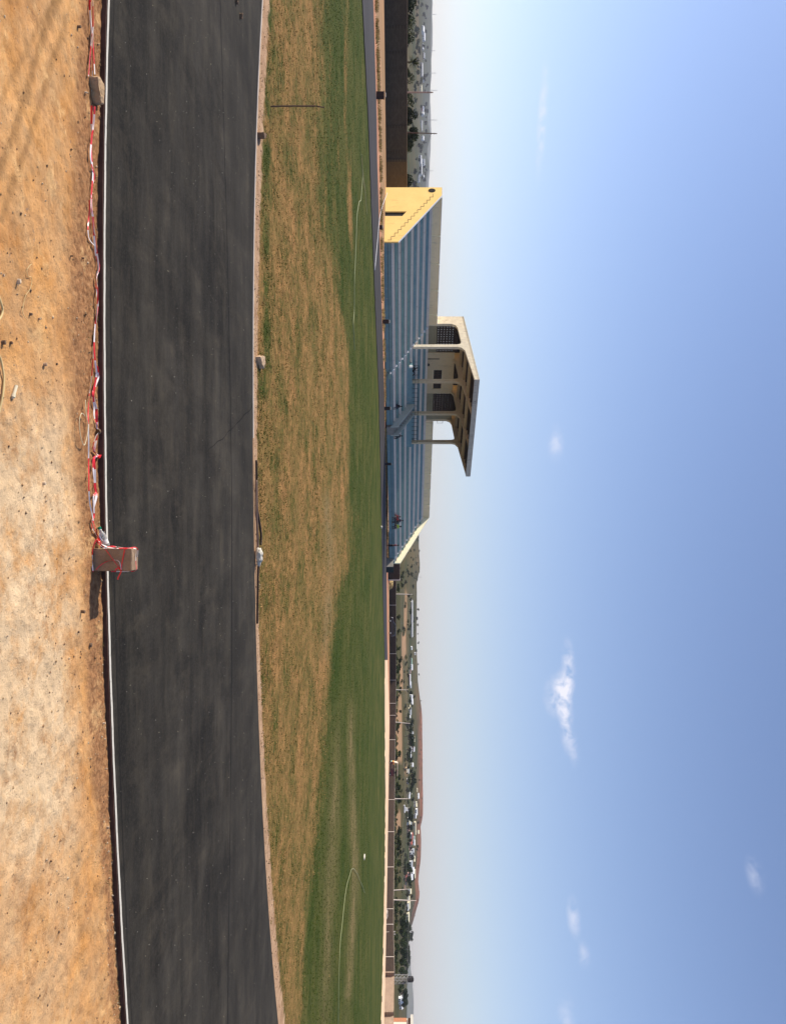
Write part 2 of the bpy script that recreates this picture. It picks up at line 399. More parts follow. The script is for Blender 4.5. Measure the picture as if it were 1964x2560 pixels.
GB = [(-100, 830), (0, 822), (250, 812), (500, 822), (700, 846), (880, 872), (1100, 874), (1240, 872), (1300, 888), (1400, 888), (1450, 862), (1500, 846), (1600, 830), (1700, 820), (1850, 806), (2000, 801), (2200, 783), (2400, 763), (2560, 752), (2700, 745)]
def imgx(p): return HX + (p[2] - CH) / p[1] * F
def imgy(p): return 1280 + F * p[0] / p[1]
def grass_cover(p):
    x, y = imgx(p), imgy(p)
    gb = interp(y, GB)
    soft = interp(y, [(0, 120), (450, 110), (700, 60), (900, 18), (1200, 16), (1320, 60), (2560, 22)]); gb += (5 + soft * .22) * noise.fractal(Vector((p[0] * .22, p[1] * .12, 8)), 1, 2, 5)
    g = .315 + .645 * sst(gb - soft * .5, gb + soft, x)
    if y < 1000: g += .30 * max(0, .5 + 1.3 * noise.noise(Vector((y * .014, 4, 0)))) * math.exp(-((x - interp(y, [(0, 672), (1000, 662)])) / 9) ** 2)           # a greener row by the kerb
    if y < 700: g -= .34 * sst(700, 540, y) * (math.exp(-((x - interp(y, [(0, 868), (300, 862), (700, 882)])) / 7) ** 2) + .7 * math.exp(-((x - interp(y, [(0, 893), (200, 889), (420, 876)])) / 5) ** 2))
    if y < 620: g = min(g, .98 - .30 * sst(620, 380, y) * sst(880, 840, x))
    br = 0
    if y > 1700: br = .75 * math.exp(-((x - interp(y, [(1700, 880), (1850, 876), (2200, 888), (2560, 866)])) / 9) ** 2) * (1 if y < 2500 else .4) * sst(1700, 1860, y) + .55 * math.exp(-((x - interp(y, [(1700, 850), (2560, 810)])) / 14) ** 2) * sst(1700, 2000, y)
    if 1200 < y < 1700: br = .8 * math.exp(-((x - interp(y, [(1200, 815), (1400, 825), (1700, 812)])) / 11) ** 2) * sst(1200, 1280, y) * sst(1700, 1560, y)
    e3 = float(np.interp(y, YV, x3)); wd = interp(y, [(0, 26), (500, 22), (1000, 15), (1500, 9), (2560, 22)])
    dirt = 1 - sst(wd * .25, wd * 1.4, x - e3)
    return (max(0, min(1, g)), dirt, min(1, br))
inf = strip('infield_grass', offs(B3, .01), B5, 150, m_grass(), -.03, zf=lambda X, Y: gz(X, Y), cover=grass_cover, warp=lambda t: t ** 1.9)
# far straight of the track, asphalted on the left and still bare pale base on the right
cut = 12 + int((1650 + 60) / 15)
M_far = mat('far_asphalt', (.052, .046, .044), rough=.75, var=.25, scale=.3, stretch=(.3, 1, 1))
M_base = mat('track_base_course', (.80, .60, .40), var=.22, scale=.25, col2=(.60, .40, .24))
strip('far_running_track', B5[:cut + 1], B6[:cut + 1], 3, M_far, .03, zf=ter, side=.12)
strip('bare_track_base', B5[cut:], B6[cut:], 3, M_base, .04, zf=ter, side=.12)
EB7 = [(-60, 938), (0, 940), (60, 941), (300, 948), (400, 951), (560, 953), (640, 954), (972, 962.5), (1200, 966), (1500, 971), (1600, 972), (1800, 974), (2000, 971.5), (2200, 968.5), (2400, 964), (2560, 961), (2640, 958)]
B7 = extend(gs(EB7, YV, 1.2), 12, 4.0)
strip('red_earth_verge', offs(B6, .02), B7, 2, mat('red_earth', (.52, .25, .14), var=.3, scale=.5), -.02, zf=ter)

# foreground soil
SX = np.linspace(-5.4, 5.4, 470); SV = np.linspace(0, 1, 130)
vs = []; cov = []
b1x = [p.x for p in B1]; b1y = [p.y for p in B1]
for X in SX:
    ye = float(np.interp(X, b1x, b1y)) + .004
    for t in SV:
        Y = lerp(4.6, ye, t ** .8)
        h = .020 * noise.fractal(Vector((X * 1.5, Y * 3.2, 0)), 1, 2.2, 4) + .011 * noise.fractal(Vector((X * 8, Y * 14, 5)), 1, 2, 4)
        d = ye - Y
        h += .012 * sst(.42, .2, d) - .012 * sst(.1, .0, d) if False else 0
        xi = HX + (SOIL - CH) / Y * F; yi = 1280 + F * X / Y
        rut = 0
        for c0, c1, w in ((0, 95, 15), (-60, 190, 17)):           # two curved wheel ruts on the left
            pass
        r1 = abs(yi - (430 - xi * 3.1 + 10 * math.sin(xi * .05))) ; r2 = abs(yi - (250 - xi * 1.9))
        r3 = abs(yi - (560 - xi * 3.1))
        rut = (sst(46, 12, r1) * .8 + sst(38, 10, r3) * .7 + sst(26, 6, r2) * .5) * sst(190, 140, xi) if yi < 560 else 0
        rut = min(1, max(0, rut))
        pale = sst(850, 1250, yi) * (1 - .75 * sst(1950, 2300, yi)) * sst(225, 120, xi + 30 * noise.noise(Vector((yi * .01, 0, 0)))) + .22
        redw = interp(yi, [(0, 58), (500, 70), (900, 85), (1200, 60), (1500, 45), (1800, 50), (2100, 32), (2560, 28)])
        red = sst(redw * 1.25, redw * .7, (float(np.interp(yi, YV, x1)) - 12 - xi) + 9 * noise.noise(Vector((yi * .03, xi * .03, 2))))
        h += .010 * red * noise.fractal(Vector((X * 22, Y * 22, 9)), 1, 2, 3)
        if rut: h -= .008 * rut
        fade = sst(0, .05, d)
        vs.append((X, Y, SOIL + h * (.35 + .65 * fade) + .012)); cov.append((pale, red, rut, 1))
nx, nv_ = len(SX), len(SV)
mb = MB(); mb.v = vs; mb.f = [(i * nv_ + j, (i + 1) * nv_ + j, (i + 1) * nv_ + j + 1, i * nv_ + j + 1) for i in range(nx - 1) for j in range(nv_ - 1)]
so_ = mb.build('soil_ground', m_soil(), smooth=True, fix=False); vattr(so_.data, 'cover', cov, 'FLOAT_COLOR'); tag(so_, kind='structure')
SOILZ = {}
def soil_z(X, Y):
    i = int(round((X + 5.4) / 10.8 * (nx - 1))); i = max(0, min(nx - 1, i))
    ye = float(np.interp(X, b1x, b1y)); t = max(0, min(1, (Y - 4.6) / (ye - 4.6))) ** 1.25
    return vs_soil[i * nv_ + int(round(t * (nv_ - 1)))][2]
vs_soil = vs

# wide base sheet: near ground plus the rising country beyond the walls
yy = [-300, -120, -50, -20, 0, 4] + list(np.linspace(9, 120, 30)) + list(np.linspace(126, 235, 20)) + list(235 * (np.linspace(1.02, (6000 / 235) ** .5, 130) ** 2))
aa = list(np.linspace(-1.6, 1.6, 420))
vs = []; cov = []
for Y in yy:
    for a in aa:
        X = a * max(Y, 60); z = ter(X, Y) - (.14 if Y < 60 else .10 if Y < 235 else 0)
        if Y < 9: z = -.10 if Y > 4 or Y < -10 else -.10
        y_ = 1280 + F * X / max(Y, 1); xi = HX + (z - CH) / max(Y, 1) * F
        n_ = noise.fractal(Vector((X * .006, Y * .006, 0)), 1, 2, 3)
        red = sst(1700, 1800, y_) * sst(2330, 2260, y_) * sst(interp(y_, SIL) - 13, interp(y_, SIL) - 5, xi + 7 * n_) if Y > 300 else 0
        near = 1 - sst(210, 260, Y)
        if Y > 235:
            for (ya, yb, xa, xb) in ((1775, 1900, 991, 1004), (1740, 1800, 996, 1003), (1590, 1640, 1005, 1014), (1520, 1600, 1010, 1014), (1660, 1720, 1000, 1006), (2030, 2075, 990, 1000), (1480, 1560, 1013, 1016), (1920, 1930, 1012, 1018)):
                k_ = sst(ya - 14, ya + 6, y_) * sst(yb + 14, yb - 6, y_) * sst(xa - 2.5, xa + 1, xi + 2 * n_) * sst(xb + 2.5, xb - 1, xi + 2 * n_); near = max(near, k_ * 1.0)
        far = sst(1200, 2000, Y) if y_ < 700 else 0
        if Y > 400: z += 1.2 * n_ * sst(400, 900, Y)
        vs.append((X, Y, z)); cov.append((red, near, far, 1))
na = len(aa)
mb = MB(); mb.v = vs; mb.f = [(i * na + j, i * na + j + 1, (i + 1) * na + j + 1, (i + 1) * na + j) for i in range(len(yy) - 1) for j in range(na - 1)]
gr = mb.build('ground', m_land(), smooth=True, fix=False); vattr(gr.data, 'cover', cov, 'FLOAT_COLOR'); tag(gr, kind='structure')
# blue hills far behind
def ridge(name, Y, pts, depth, M):
    mb = MB(); n = 90; ys_ = np.linspace(pts[0][0], pts[-1][0], n); k = 8
    for y in ys_:
        top = CH + (interp(y, pts) - HX) / F * Y + 6 * noise.fractal(Vector((y * .03, 0, 0)), 1, 2, 4)
        for j in range(k + 1):
            t = j / k; yy_ = Y - depth + depth * 2 * t; prof = math.sin(math.pi * t) ** .8
            X = (y - 1280) / F * Y
            mb.v.append((X, yy_, -20 + (top + 20) * prof + (5 * noise.noise(Vector((X * .004, t * 5, 1))) if 0 < t < 1 else 0)))
    mb.f = [(i * (k + 1) + j, (i + 1) * (k + 1) + j, (i + 1) * (k + 1) + j + 1, i * (k + 1) + j + 1) for i in range(n - 1) for j in range(k)]
    o = mb.build(name, M, smooth=True, fix=False); tag(o, kind='structure')
MH = mat('hill_scrub', (.10, .11, .06), var=.4, scale=.01)
ridge('distant_hill', 5200, [(2300, 1000), (2400, 1016), (2450, 1027), (2500, 1034), (2540, 1033), (2600, 1025), (2700, 1020), (2900, 1010)], 900, MH)
ridge('distant_hills', 5600, [(-800, 1070), (-100, 1078), (60, 1081), (180, 1078), (250, 1075), (330, 1076), (430, 1074), (520, 1068), (700, 1060), (1000, 1050)], 900, MH)
# ---------------------------------------------------------------- grandstand
GS = empty('grandstand', (-35.5, 105, 0), math.atan2(.768, .641))
tag(GS, 'long blue and lavender tiered concrete grandstand with yellow end walls and a raised central canopy', 'grandstand')
def gp(t, D, z=0):                                          # stand coordinates -> world
    return Vector((-35.5 + .641 * t - .768 * D, 105 + .768 * t + .641 * D, z))
LEN = 71.6; Z0 = .8; RISE = .443; RUN = .843
M_teal = m_stain('teal_paint', (.24, .37, .34), (.18, .29, .275), (.37, .37, .35), .8)
M_blue = m_stain('blue_paint', (.22, .34, .355), (.16, .27, .30), (.35, .36, .36), .8)
M_lav = m_stain('lavender_paint', (.88, .76, .68), (.80, .69, .62), (.52, .45, .41), .8)
M_yel = m_stain('yellow_wall_paint', (.90, .66, .25), (.84, .60, .22), (.74, .50, .19), .35)
M_cream = m_stain('cream_wall_paint', (.97, .90, .62), (.94, .86, .58), (.66, .58, .42), .5)
M_shc = m_stain('shaded_cream_plaster', (.66, .54, .36), (.60, .48, .32), (.42, .34, .24), .8)  # cream darkened for shaded surfaces, shade put into the colour
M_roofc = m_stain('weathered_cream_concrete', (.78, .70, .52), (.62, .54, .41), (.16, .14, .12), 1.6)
M_fasc = m_stain('weathered_grey_concrete', (.62, .56, .48), (.50, .45, .39), (.07, .065, .06), .9)
M_conc = m_stain('grey_concrete', (.34, .32, .28), (.26, .24, .21), (.12, .11, .10), .9)
M_dark = mat('recess_shade', (.03, .028, .026), var=.3)  # near-black colour puts the shade of gaps and openings on the surface
M_black = mat('black_iron', (.02, .02, .022), rough=.5)
M_white = mat('white_paint', (.82, .82, .80), var=.12, scale=3)
# the 14 tiers, alternately painted; each overlaps the next one behind
pt0, pt1 = 25.1, 43.4                                       # platform
for i in range(14):
    zt = Z0 + RISE * (i + 1); d0 = RUN * i; d1 = RUN * (i + 1)
    mb = MB(); Mt = (M_blue if i in (0, 8, 10, 12) else M_teal) if i % 2 == 0 else M_lav
    segs = [(0.25, LEN - .25)]
    if i in (6, 7): segs = [(0.25, pt0), (pt1, LEN - .25)]
    elif i < 6: segs = [(0.25, 33.25), (35.45, LEN - .25)]
    for a, b in segs:
        mb = MB(); nose = .10 if i % 2 else .04
        mb.prism([(a, d0, .2), (a, d0, zt - .09), (a, d0 - nose, zt - .09), (a, d0 - nose, zt), (a, d1 + (.35 if i < 13 else .0), zt), (a, d1 + (.35 if i < 13 else .0), .2)], (b - a, 0, 0))
        o = mb.build('seat_tier', Mt, GS)
        o['label'] = ('bottom blue step of the terrace' if i == 0 else 'teal painted step riser' if i % 2 == 0 else 'lavender painted seat row')
        j = MB(); j.box((a + .01, d0 - .012, zt - RISE + .002), (b - .01, d0 + .01, zt - RISE + .05)); j.build('shadow_gap_strip', M_dark, o)  # dark strip paints the shadow gap at the foot of each riser
# platform of the covered box
mb = MB(); mb.box((pt0, 4.95, .3), (pt1, 6.74, 4.36)); o = mb.build('platform', M_blue, GS)
# tunnel stair up to it
mb = MB()
for k in range(10): mb.box((33.48, .52 * k - .3, .2), (35.22, .52 * k + .24, 1.0 + .34 * (k + 1)))
mb.build('centre_stair', M_conc, GS)
for tt in (33.25, 35.22):
    mb = MB(); mb.prism([(tt, -.35, .85), (tt, 5.05, 3.3), (tt, 5.05, 4.75), (tt, 4.6, 4.75), (tt, .05, 2.25), (tt, -.35, 2.25)], (.23, 0, 0))
    mb.build('stair_parapet', mat('grey_green_plaster', (.50, .53, .46), var=.15, scale=.8), GS, bevel=.02)
# aisle half steps; white slabs paint in their sunlit left sides
for (t0, k0_) in ((22.1, 0), (70.0, 0)):
    for i in range(14):
        mb = MB(); mb.box((t0, RUN * i - .38, Z0 + RISE * i - .2), (t0 + 1.05, RUN * i + .002, Z0 + RISE * i + .22))
        mb.build('aisle_step', M_lav if i % 2 else M_teal, GS)
        e = MB(); e.box((t0 - .10, RUN * i - .44, Z0 + RISE * i + .02), (t0 + .04, RUN * i + .34, Z0 + RISE * i + .30)); e.build('sunlit_step_side', M_white, GS)
# rear parapet with joints
mb = MB(); ZP = 8.32
mb.box((.3, 11.8, .3), (22.19, 12.05, ZP)); M_pp = m_stain('warm_parapet_plaster', (.86, .70, .44), (.78, .63, .39), (.50, .41, .28), .7); mb.build('rear_parapet', M_pp, GS); mb = MB(); mb.box((43.91, 11.8, .3), (LEN - .3, 12.05, ZP)); mb.build('rear_parapet', M_pp, GS)
mb = MB(); mb.box((.3, 12.052, .2), (22.25, 14.0, 7.0)); mb.box((22.25, 12.052, .2), (43.9, 13.9, 6.9)); mb.box((43.9, 12.052, .2), (LEN - .3, 14.0, 7.0)); mb.build('rear_block', M_yel, GS)
mb = MB(); mb.box((.3, 11.72, ZP), (22.19, 12.1, ZP + .07)); mb.build('parapet_coping', M_white, GS); mb = MB(); mb.box((43.95, 11.72, ZP), (LEN - .3, 12.1, ZP + .07)); mb.build('parapet_coping', M_white, GS)
for tt in (6.2, 10.9, 15.6, 20.2, 48.4, 53.1, 57.8, 62.4, 67.1):
    mb = MB(); mb.prism([(tt, 11.8, ZP - .5), (tt, 11.8, ZP - .002), (tt, 11.45, ZP - .002)], (.14, 0, 0)); mb.box((tt, 11.74, 7.02), (tt + .05, 11.8, ZP - .5)); mb.build('lit_joint_wedge', M_cream, GS)  # small cream wedges added for the lit bits at the parapet joints
# end walls (raked parapets)
def endwall(t0, th, M, name, label, door=False):
    prof = [(-.02, .1), (-.02, 2.24), (11.8, 8.33), (14.0, 8.40), (14.0, .1)]
    mb = MB()
    if not door: mb.prism([(t0, d, z) for d, z in prof], (th, 0, 0))
    else:
        # doorway with a slanting head, cut out of the wall
        mb.prism([(t0, -.02, .1), (t0, -.02, 2.24), (t0, 6.3, 5.5), (t0, 6.3, .1)], (th, 0, 0))
        mb.prism([(t0, 6.3, 2.75), (t0, 6.3, 5.5), (t0, 7.5, 6.12), (t0, 7.5, 3.35)], (th, 0, 0))
        mb.prism([(t0, 7.5, .1), (t0, 7.5, 6.12), (t0, 11.8, 8.33), (t0, 14.0, 8.40), (t0, 14.0, .1)], (th, 0, 0))
    o = mb.build(name, M, GS); o['label'] = label; return o
ew = endwall(0, .2, M_yel, 'end_wall', 'yellow painted end wall with slanted doorway and stepped line', True)
# zigzag line of the steps showing on the wall, a round vent and the doorway
mb = MB()
for i in range(14):
    d0 = RUN * i + .35; z = .85 + RISE * i
    mb.box((-.03, d0, z), (.0, d0 + .05, z + RISE)); mb.box((-.03, d0, z + RISE), (.0, d0 + RUN + .05, z + RISE + .05))
o = mb.build('step_line', mat('dull_brown_line', (.30, .22, .12)), ew)
mb = MB(); mb.lathe([(.50, -.05), (.50, .0), (.44, .0), (.44, -.04)], (0, 13.1, 6.95), 'x', 24); mb.lathe([(.45, -.03), (.45, .0)], (0, 13.1, 6.95), 'x', 24)
mb.build('round_vent', M_dark, ew)
mb = MB()
mb.box((.20, 6.3, .1), (.247, 7.5, 3.6)); mb.build('doorway', M_dark, ew)  # dark panel stands in for the shade of the passage behind
mb = MB(); mb.box((.02, 6.31, .3), (.19, 6.38, 2.6)); mb.build('door_jamb', M_conc, ew)
mb = MB(); mb.prism([(-.02, -.06, 2.25), (-.02, 11.8, 8.335), (-.02, 14.05, 8.405), (-.02, 14.05, 8.44), (-.02, 11.8, 8.37), (-.02, -.06, 2.28)], (.23, 0, 0)); mb.build('wall_coping', M_white, ew)
er = MB(); er.prism([(LEN - .3, d, z) for d, z in [(.0, 1.0), (.0, 2.32), (11.8, 8.33), (14.0, 8.40), (14.0, .1), (2.2, .1)]], (.3, 0, 0))
o = er.build('end_wall', M_cream, GS); o['label'] = 'sunlit cream raked parapet at the far end'
mb = MB(); mb.box((LEN - 1.6, -1.9, -.6), (LEN + .3, .2, 1.0)); o = mb.build('end_plinth', mat('dark_green_shadow_side', (.035, .05, .05), var=.3), GS)  # shadow side of the end wall put into its near-black green
mb = MB(); mb.box((LEN - 1.75, -1.95, -.6), (LEN - 1.62, .2, 1.0)); mb.build('plinth_edge', M_conc, GS)
# canopy: slab, four frames with rounded haunches, rafters and ribs
RZ = lambda D: 12.76 + (14.0 - D) / 15.6 * 1.66              # top of the roof slab
TA, TB = 22.2, 43.9
mb = MB(); mb.prism([(TA, -1.6, RZ(-1.6) + .0), (TA, 14, RZ(14)), (TA, 14, RZ(14) - .28), (TA, -1.6, RZ(-1.6) - .28)], (TB - TA, 0, 0))
roof = mb.build('roof', M_roofc, GS)
mb = MB(); mb.box((TA, -1.66, RZ(-1.6) - .78), (TB, -1.48, RZ(-1.6) + .03)); mb.build('front_fascia', M_fasc, roof, bevel=.02)
def frame(t0, outer):
    th = .45
    def arc(c, r, a0, a1, n=6): return [(c[0] + r * math.cos(R(lerp(a0, a1, i / n))), c[1] + r * math.sin(R(lerp(a0, a1, i / n)))) for i in range(n + 1)]
    top = .03 if outer else -.28
    ub = lambda D: 11.62 + (11.6 - D) * .106               # underside of the beam
    e = -1.48
    pts = [(14.0, 6.9), (14.0, RZ(14) + top), (e, RZ(e) + top), (e, RZ(-1.6) - .74)]
    # underside from the tip back to the front column, column, opening, rear column
    pts += [(5.3, ub(5.3) + .28)]
    pts += [(6.0, ub(6) - .15), (6.15, ub(6) - .7)]
    pts += [(6.2, 4.3), (6.75, 4.3), (6.8, ub(6.8) - .7), (6.95, ub(6.9) - .2), (7.35, ub(7.3))]
    pts += [(11.0, ub(11.0)), (11.7, ub(11.6) - .25), (12.05, ub(12) - .85), (12.1, 6.9)]
    return MB().prism([(t0, d, z) for d, z in pts], (th, 0, 0))
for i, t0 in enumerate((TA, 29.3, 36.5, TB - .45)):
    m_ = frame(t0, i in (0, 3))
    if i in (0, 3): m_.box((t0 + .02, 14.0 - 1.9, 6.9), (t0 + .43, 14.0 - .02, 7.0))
    o = m_.build('roof_frame', M_roofc if i == 0 else M_shc, GS)  # sunlit first frame is lighter, the others take the shaded cream
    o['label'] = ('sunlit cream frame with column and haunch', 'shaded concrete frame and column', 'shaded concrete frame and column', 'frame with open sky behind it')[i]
mb = MB()
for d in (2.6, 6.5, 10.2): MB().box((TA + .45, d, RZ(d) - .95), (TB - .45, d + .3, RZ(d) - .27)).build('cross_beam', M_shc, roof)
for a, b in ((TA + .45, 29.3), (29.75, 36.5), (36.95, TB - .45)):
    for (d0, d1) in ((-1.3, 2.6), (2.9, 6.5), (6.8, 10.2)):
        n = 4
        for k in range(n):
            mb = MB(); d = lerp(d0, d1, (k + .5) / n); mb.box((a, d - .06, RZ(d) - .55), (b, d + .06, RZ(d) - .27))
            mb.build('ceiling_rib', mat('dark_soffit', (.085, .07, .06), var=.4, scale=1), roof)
# rear wall of the box: pierced block screens, plain wall with a window
def screen(t0, t1, z0, z1):
    mb = MB(); cell = .46; nx_ = int((t1 - t0) / cell); nz_ = int((z1 - z0) / cell); cw = (t1 - t0) / nx_; cz = (z1 - z0) / nz_
    for i in range(nx_ + 1): mb.box((t0 + i * cw - .148, 12.1, z0), (t0 + i * cw + .148, 12.3, z1))
    for k in range(nz_ + 1): mb.box((t0, 12.103, z0 + k * cz - .14), (t1, 12.297, z0 + k * cz + .14))
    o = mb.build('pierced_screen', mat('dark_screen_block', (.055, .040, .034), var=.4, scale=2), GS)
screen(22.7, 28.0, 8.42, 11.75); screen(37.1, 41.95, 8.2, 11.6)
mb = MB(); M_ol = mat('shaded_olive_cream', (.34, .30, .20), var=.2, scale=.7)  # olive is the shade on the cream walls, put into the colour
for a_, b_ in (((22.65, 12.08, 6.9), (28.0, 12.35, 8.40)), ((37.0, 12.08, 6.9), (TB - .45, 12.35, 8.195)), ((41.96, 12.08, 8.2), (TB - .45, 12.35, 11.7))): MB().box(a_, b_).build('low_wall', M_ol, GS)
mb = MB()
mb.box((28.0, 11.85, 6.9), (31.7, 12.1, 11.55)); mb.box((35.9, 11.85, 6.9), (37.0, 12.1, 11.55)); mb.box((31.7, 11.85, 6.9), (35.9, 12.1, 8.1)); mb.box((31.7, 11.85, 9.55), (35.9, 12.1, 11.55))
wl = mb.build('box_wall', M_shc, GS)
mb = MB(); mb.box((31.72, 11.95, 8.12), (35.88, 12.05, 9.53)); wd = mb.build('window', mat('dark_window', (.035, .025, .022), rough=.3), wl)
mb = MB()
for k in range(1, 8): mb.box((31.7 + k * .52, 11.90, 8.1), (31.7 + k * .52 + .06, 11.95, 9.55))
mb.box((31.7, 11.91, 8.8), (35.9, 11.94, 8.86)); mb.build('window_bars', mat('brown_bars', (.10, .06, .045)), wd)
mb = MB(); mb.box((22.66, 13.5, 11.4), (43.44, 13.6, 12.6)); mb.build('dark_gap_panel', M_dark, GS)  # added dark panel blocks the sky and paints the shade under the roof
mb = MB(); mb.box((29.2, 11.75, 7.0), (29.28, 11.85, 9.0)); mb.build('drain_pipe', M_black, wl)
mb = MB(); mb.lathe([(.05, -.02), (.24, .0), (.24, .12), (.05, .14)], (30.4, 11.6, 7.15), 'y', 14); mb.build('wall_lamp', M_black, wl)
mb = MB(); t0 = TB + .02
for (a, b, c, d) in ((9.6, 9.85, 9.85, 10.9), ): pass
mb.tube([(TB - .2, 11.9, 9.1), (TB - .2, 11.35, 9.1), (TB - .2, 11.35, 10.1), (TB - .2, 11.9, 10.1)], .04, 5); mb.build('floodlight_bracket', M_black, GS)
# iron balustrade of the box
mb = MB()
mb.tube([(pt0, 5.1, 5.38), (33.3, 5.1, 5.38)], .035, 5); mb.tube([(33.3, 5.1, 5.38), (pt1 - 1, 5.1, 5.38)], .035, 5)
mb.tube([(pt0, 5.1, 4.85), (pt1 - 1, 5.1, 4.85)], .02, 4)
for k in range(19):
    t = lerp(pt0, pt1 - 1, k / 18); mb.tube([(t, 5.1, 4.36), (t, 5.1, 5.38)], .03, 5)
mb.build('balustrade', M_black, GS)
mb = MB(); mb.box((pt0 - .22, 4.62, 3.85), (pt0 + .1, 4.93, 4.40)); mb.build('white_post', M_white, GS, bevel=.03)

# ---------------------------------------------------------------- boundary walls
def at0(y, Y): return (y - 1280) / F * Y
def wallrun(name, pts, z1, M, label, th=.22, piers=(), pier_h=.12, pd=.09, pw=.17, cope=None, zf=None, Mp=None, Mc=None):
    root = empty(name, (pts[0].x, pts[0].y, 0)); tag(root, label, 'wall')
    O = Vector((pts[0].x, pts[0].y, 0)); mb = MB(); al = []; s = 0
    P = []
    for a, b in zip(pts, pts[1:]):
        n = max(1, int((b - a).length / 3)); P += [(a.lerp(b, i / n)) for i in range(n)]
    P.append(pts[-1]); run = [0]
    for a, b in zip(P, P[1:]): run.append(run[-1] + math.hypot(b.x - a.x, b.y - a.y))
    for i, p in enumerate(P):
        t = (P[min(i + 1, len(P) - 1)] - P[max(0, i - 1)]); t.z = 0; t.normalize(); nrm = Vector((-t.y, t.x, 0)) * th / 2
        zt = z1(p) if callable(z1) else z1; zb = ter(p.x, p.y) - .4
        for q_, z in ((p - nrm, zb), (p - nrm, zt), (p + nrm, zt), (p + nrm, zb)):
            mb.v.append((q_.x - O.x, q_.y - O.y, z)); al.append(run[i])
    n = len(P)
    for i in range(n - 1):
        for j in range(3): mb.f.append((i * 4 + j, i * 4 + j + 1, (i + 1) * 4 + j + 1, (i + 1) * 4 + j))
    mb.f += [(0, 1, 2, 3), ((n - 1) * 4 + 3, (n - 1) * 4 + 2, (n - 1) * 4 + 1, (n - 1) * 4)]
    o = mb.build('wall_panel', M, root); vattr(o.data, 'along', al)
    if cope:
        mb = MB(); 
        for i, p in enumerate(P):
            t = (P[min(i + 1, n - 1)] - P[max(0, i - 1)]); t.z = 0; t.normalize(); nrm = Vector((-t.y, t.x, 0)) * (th / 2 + .04)
            zt = (z1(p) if callable(z1) else z1)
            for q_, z in ((p - nrm, zt - .01), (p - nrm, zt + cope), (p + nrm, zt + cope), (p + nrm, zt - .01)): mb.v.append((q_.x - O.x, q_.y - O.y, z))
        for i in range(n - 1):
            for j in range(4): mb.f.append((i * 4 + j, i * 4 + (j + 1) % 4, (i + 1) * 4 + (j + 1) % 4, (i + 1) * 4 + j))
        mb.build('coping', Mc or M, root)
    for pp in piers:
        p = min(P, key=lambda q_: abs(imgy(q_) - pp)); 
        i = P.index(p); t = (P[min(i + 1, n - 1)] - P[max(0, i - 1)]); t.z = 0; t.normalize(); nrm = Vector((-t.y, t.x, 0))
        zt = (z1(p) if callable(z1) else z1) + pier_h; zb = ter(p.x, p.y) - .3; w = pw
        a = p - O
        mb = MB(); q4 = [a - t * w - nrm * (th / 2 + pd), a + t * w - nrm * (th / 2 + pd), a + t * w + nrm * (th / 2 + .05), a - t * w + nrm * (th / 2 + .05)]
        mb.prism([(q_.x, q_.y, zb) for q_ in q4], (0, 0, zt - zb)); mb.build('pier', Mp or M, root)
    return root
M_bl = m_brick('brown_brick', (.098, .084, .064), (.075, .064, .050), (.06, .052, .042))
M_br = m_brick('dark_brown_block', (.080, .058, .046), (.060, .046, .038), (.05, .041, .036))
M_lt = m_brick('pinkish_block', (.40, .30, .22), (.34, .25, .185), (.20, .155, .12), row=.2, bw=.42)
wl_pts = [Vector(((y - 1280) / F * Y, Y, 0)) for y, Y in ((-500, 96), (-200, 101), (0, 106), (130, 110), (250, 113), (380, 117), (500, 121), (640, 128))]
M_bt = m_brick('tan_brick', (.135, .10, .06), (.11, .08, .048), (.08, .06, .045))
cp = Vector((at0(400, 117.4), 117.4, 0))
wallrun('boundary_wall', wl_pts[:6] + [cp], 3.42, M_bl, 'tall dark grey brown brick boundary wall at the far left behind the far track', piers=(34, 185, 296, 371), pier_h=-.03, cope=.05, Mc=mat('pale_coping', (.34, .26, .2)))
wallrun('boundary_wall', [cp + Vector((.02, .01, 0))] + wl_pts[6:], 3.42, M_bt, 'lighter tan brown section of the tall brick wall meeting the yellow end wall', piers=(404,), pier_h=-.03, cope=.05, Mc=mat('pale_coping', (.34, .26, .2)), Mp=M_bl)
M_post = mat('pale_concrete_post', (.62, .56, .50), var=.2, scale=2)
r0 = [Vector(((y - 1280) / F * Y, Y, 0)) for y, Y in ((1330, 176), (1400, 180), (1449, 183))]
wallrun('boundary_wall', r0, lambda p: 2.15, M_br, 'taller dark block wall section just behind the far end of the grandstand', cope=.04, Mc=M_post, piers=(1447,), Mp=M_post)
r1 = [Vector(((y - 1280) / F * Y, Y, 0)) for y, Y in ((1452, 203), (1600, 208), (1700, 211), (1850, 203), (2000, 189), (2200, 170), (2436, 153))]
wallrun('boundary_wall', r1, lambda p: interp(imgy(p), [(1450, 1.15), (1750, 1.05), (1900, .92), (2200, .9), (2330, .95), (2436, 1.25)]), M_br,
        'long low dark brown block wall with pale piers behind the parked vehicles', cope=.02, pw=.055, Mc=M_post, piers=(1503, 1638, 1709, 1746, 1785, 1862, 2012, 2094, 2176, 2260, 2327, 2396), pier_h=.03, Mp=M_post)
r2 = [Vector((x, y, 0)) for x, y in ((88.6, 152.8), (89.9, 147), (91.3, 141.0), (93.6, 131), (99, 108))]
wallrun('boundary_wall', r2, lambda p: 1.2, M_lt, 'sunlit pinkish block wall with two deep piers beside the cream building', piers=(2456, 2530), pier_h=.0, pd=.75, Mp=M_lt)
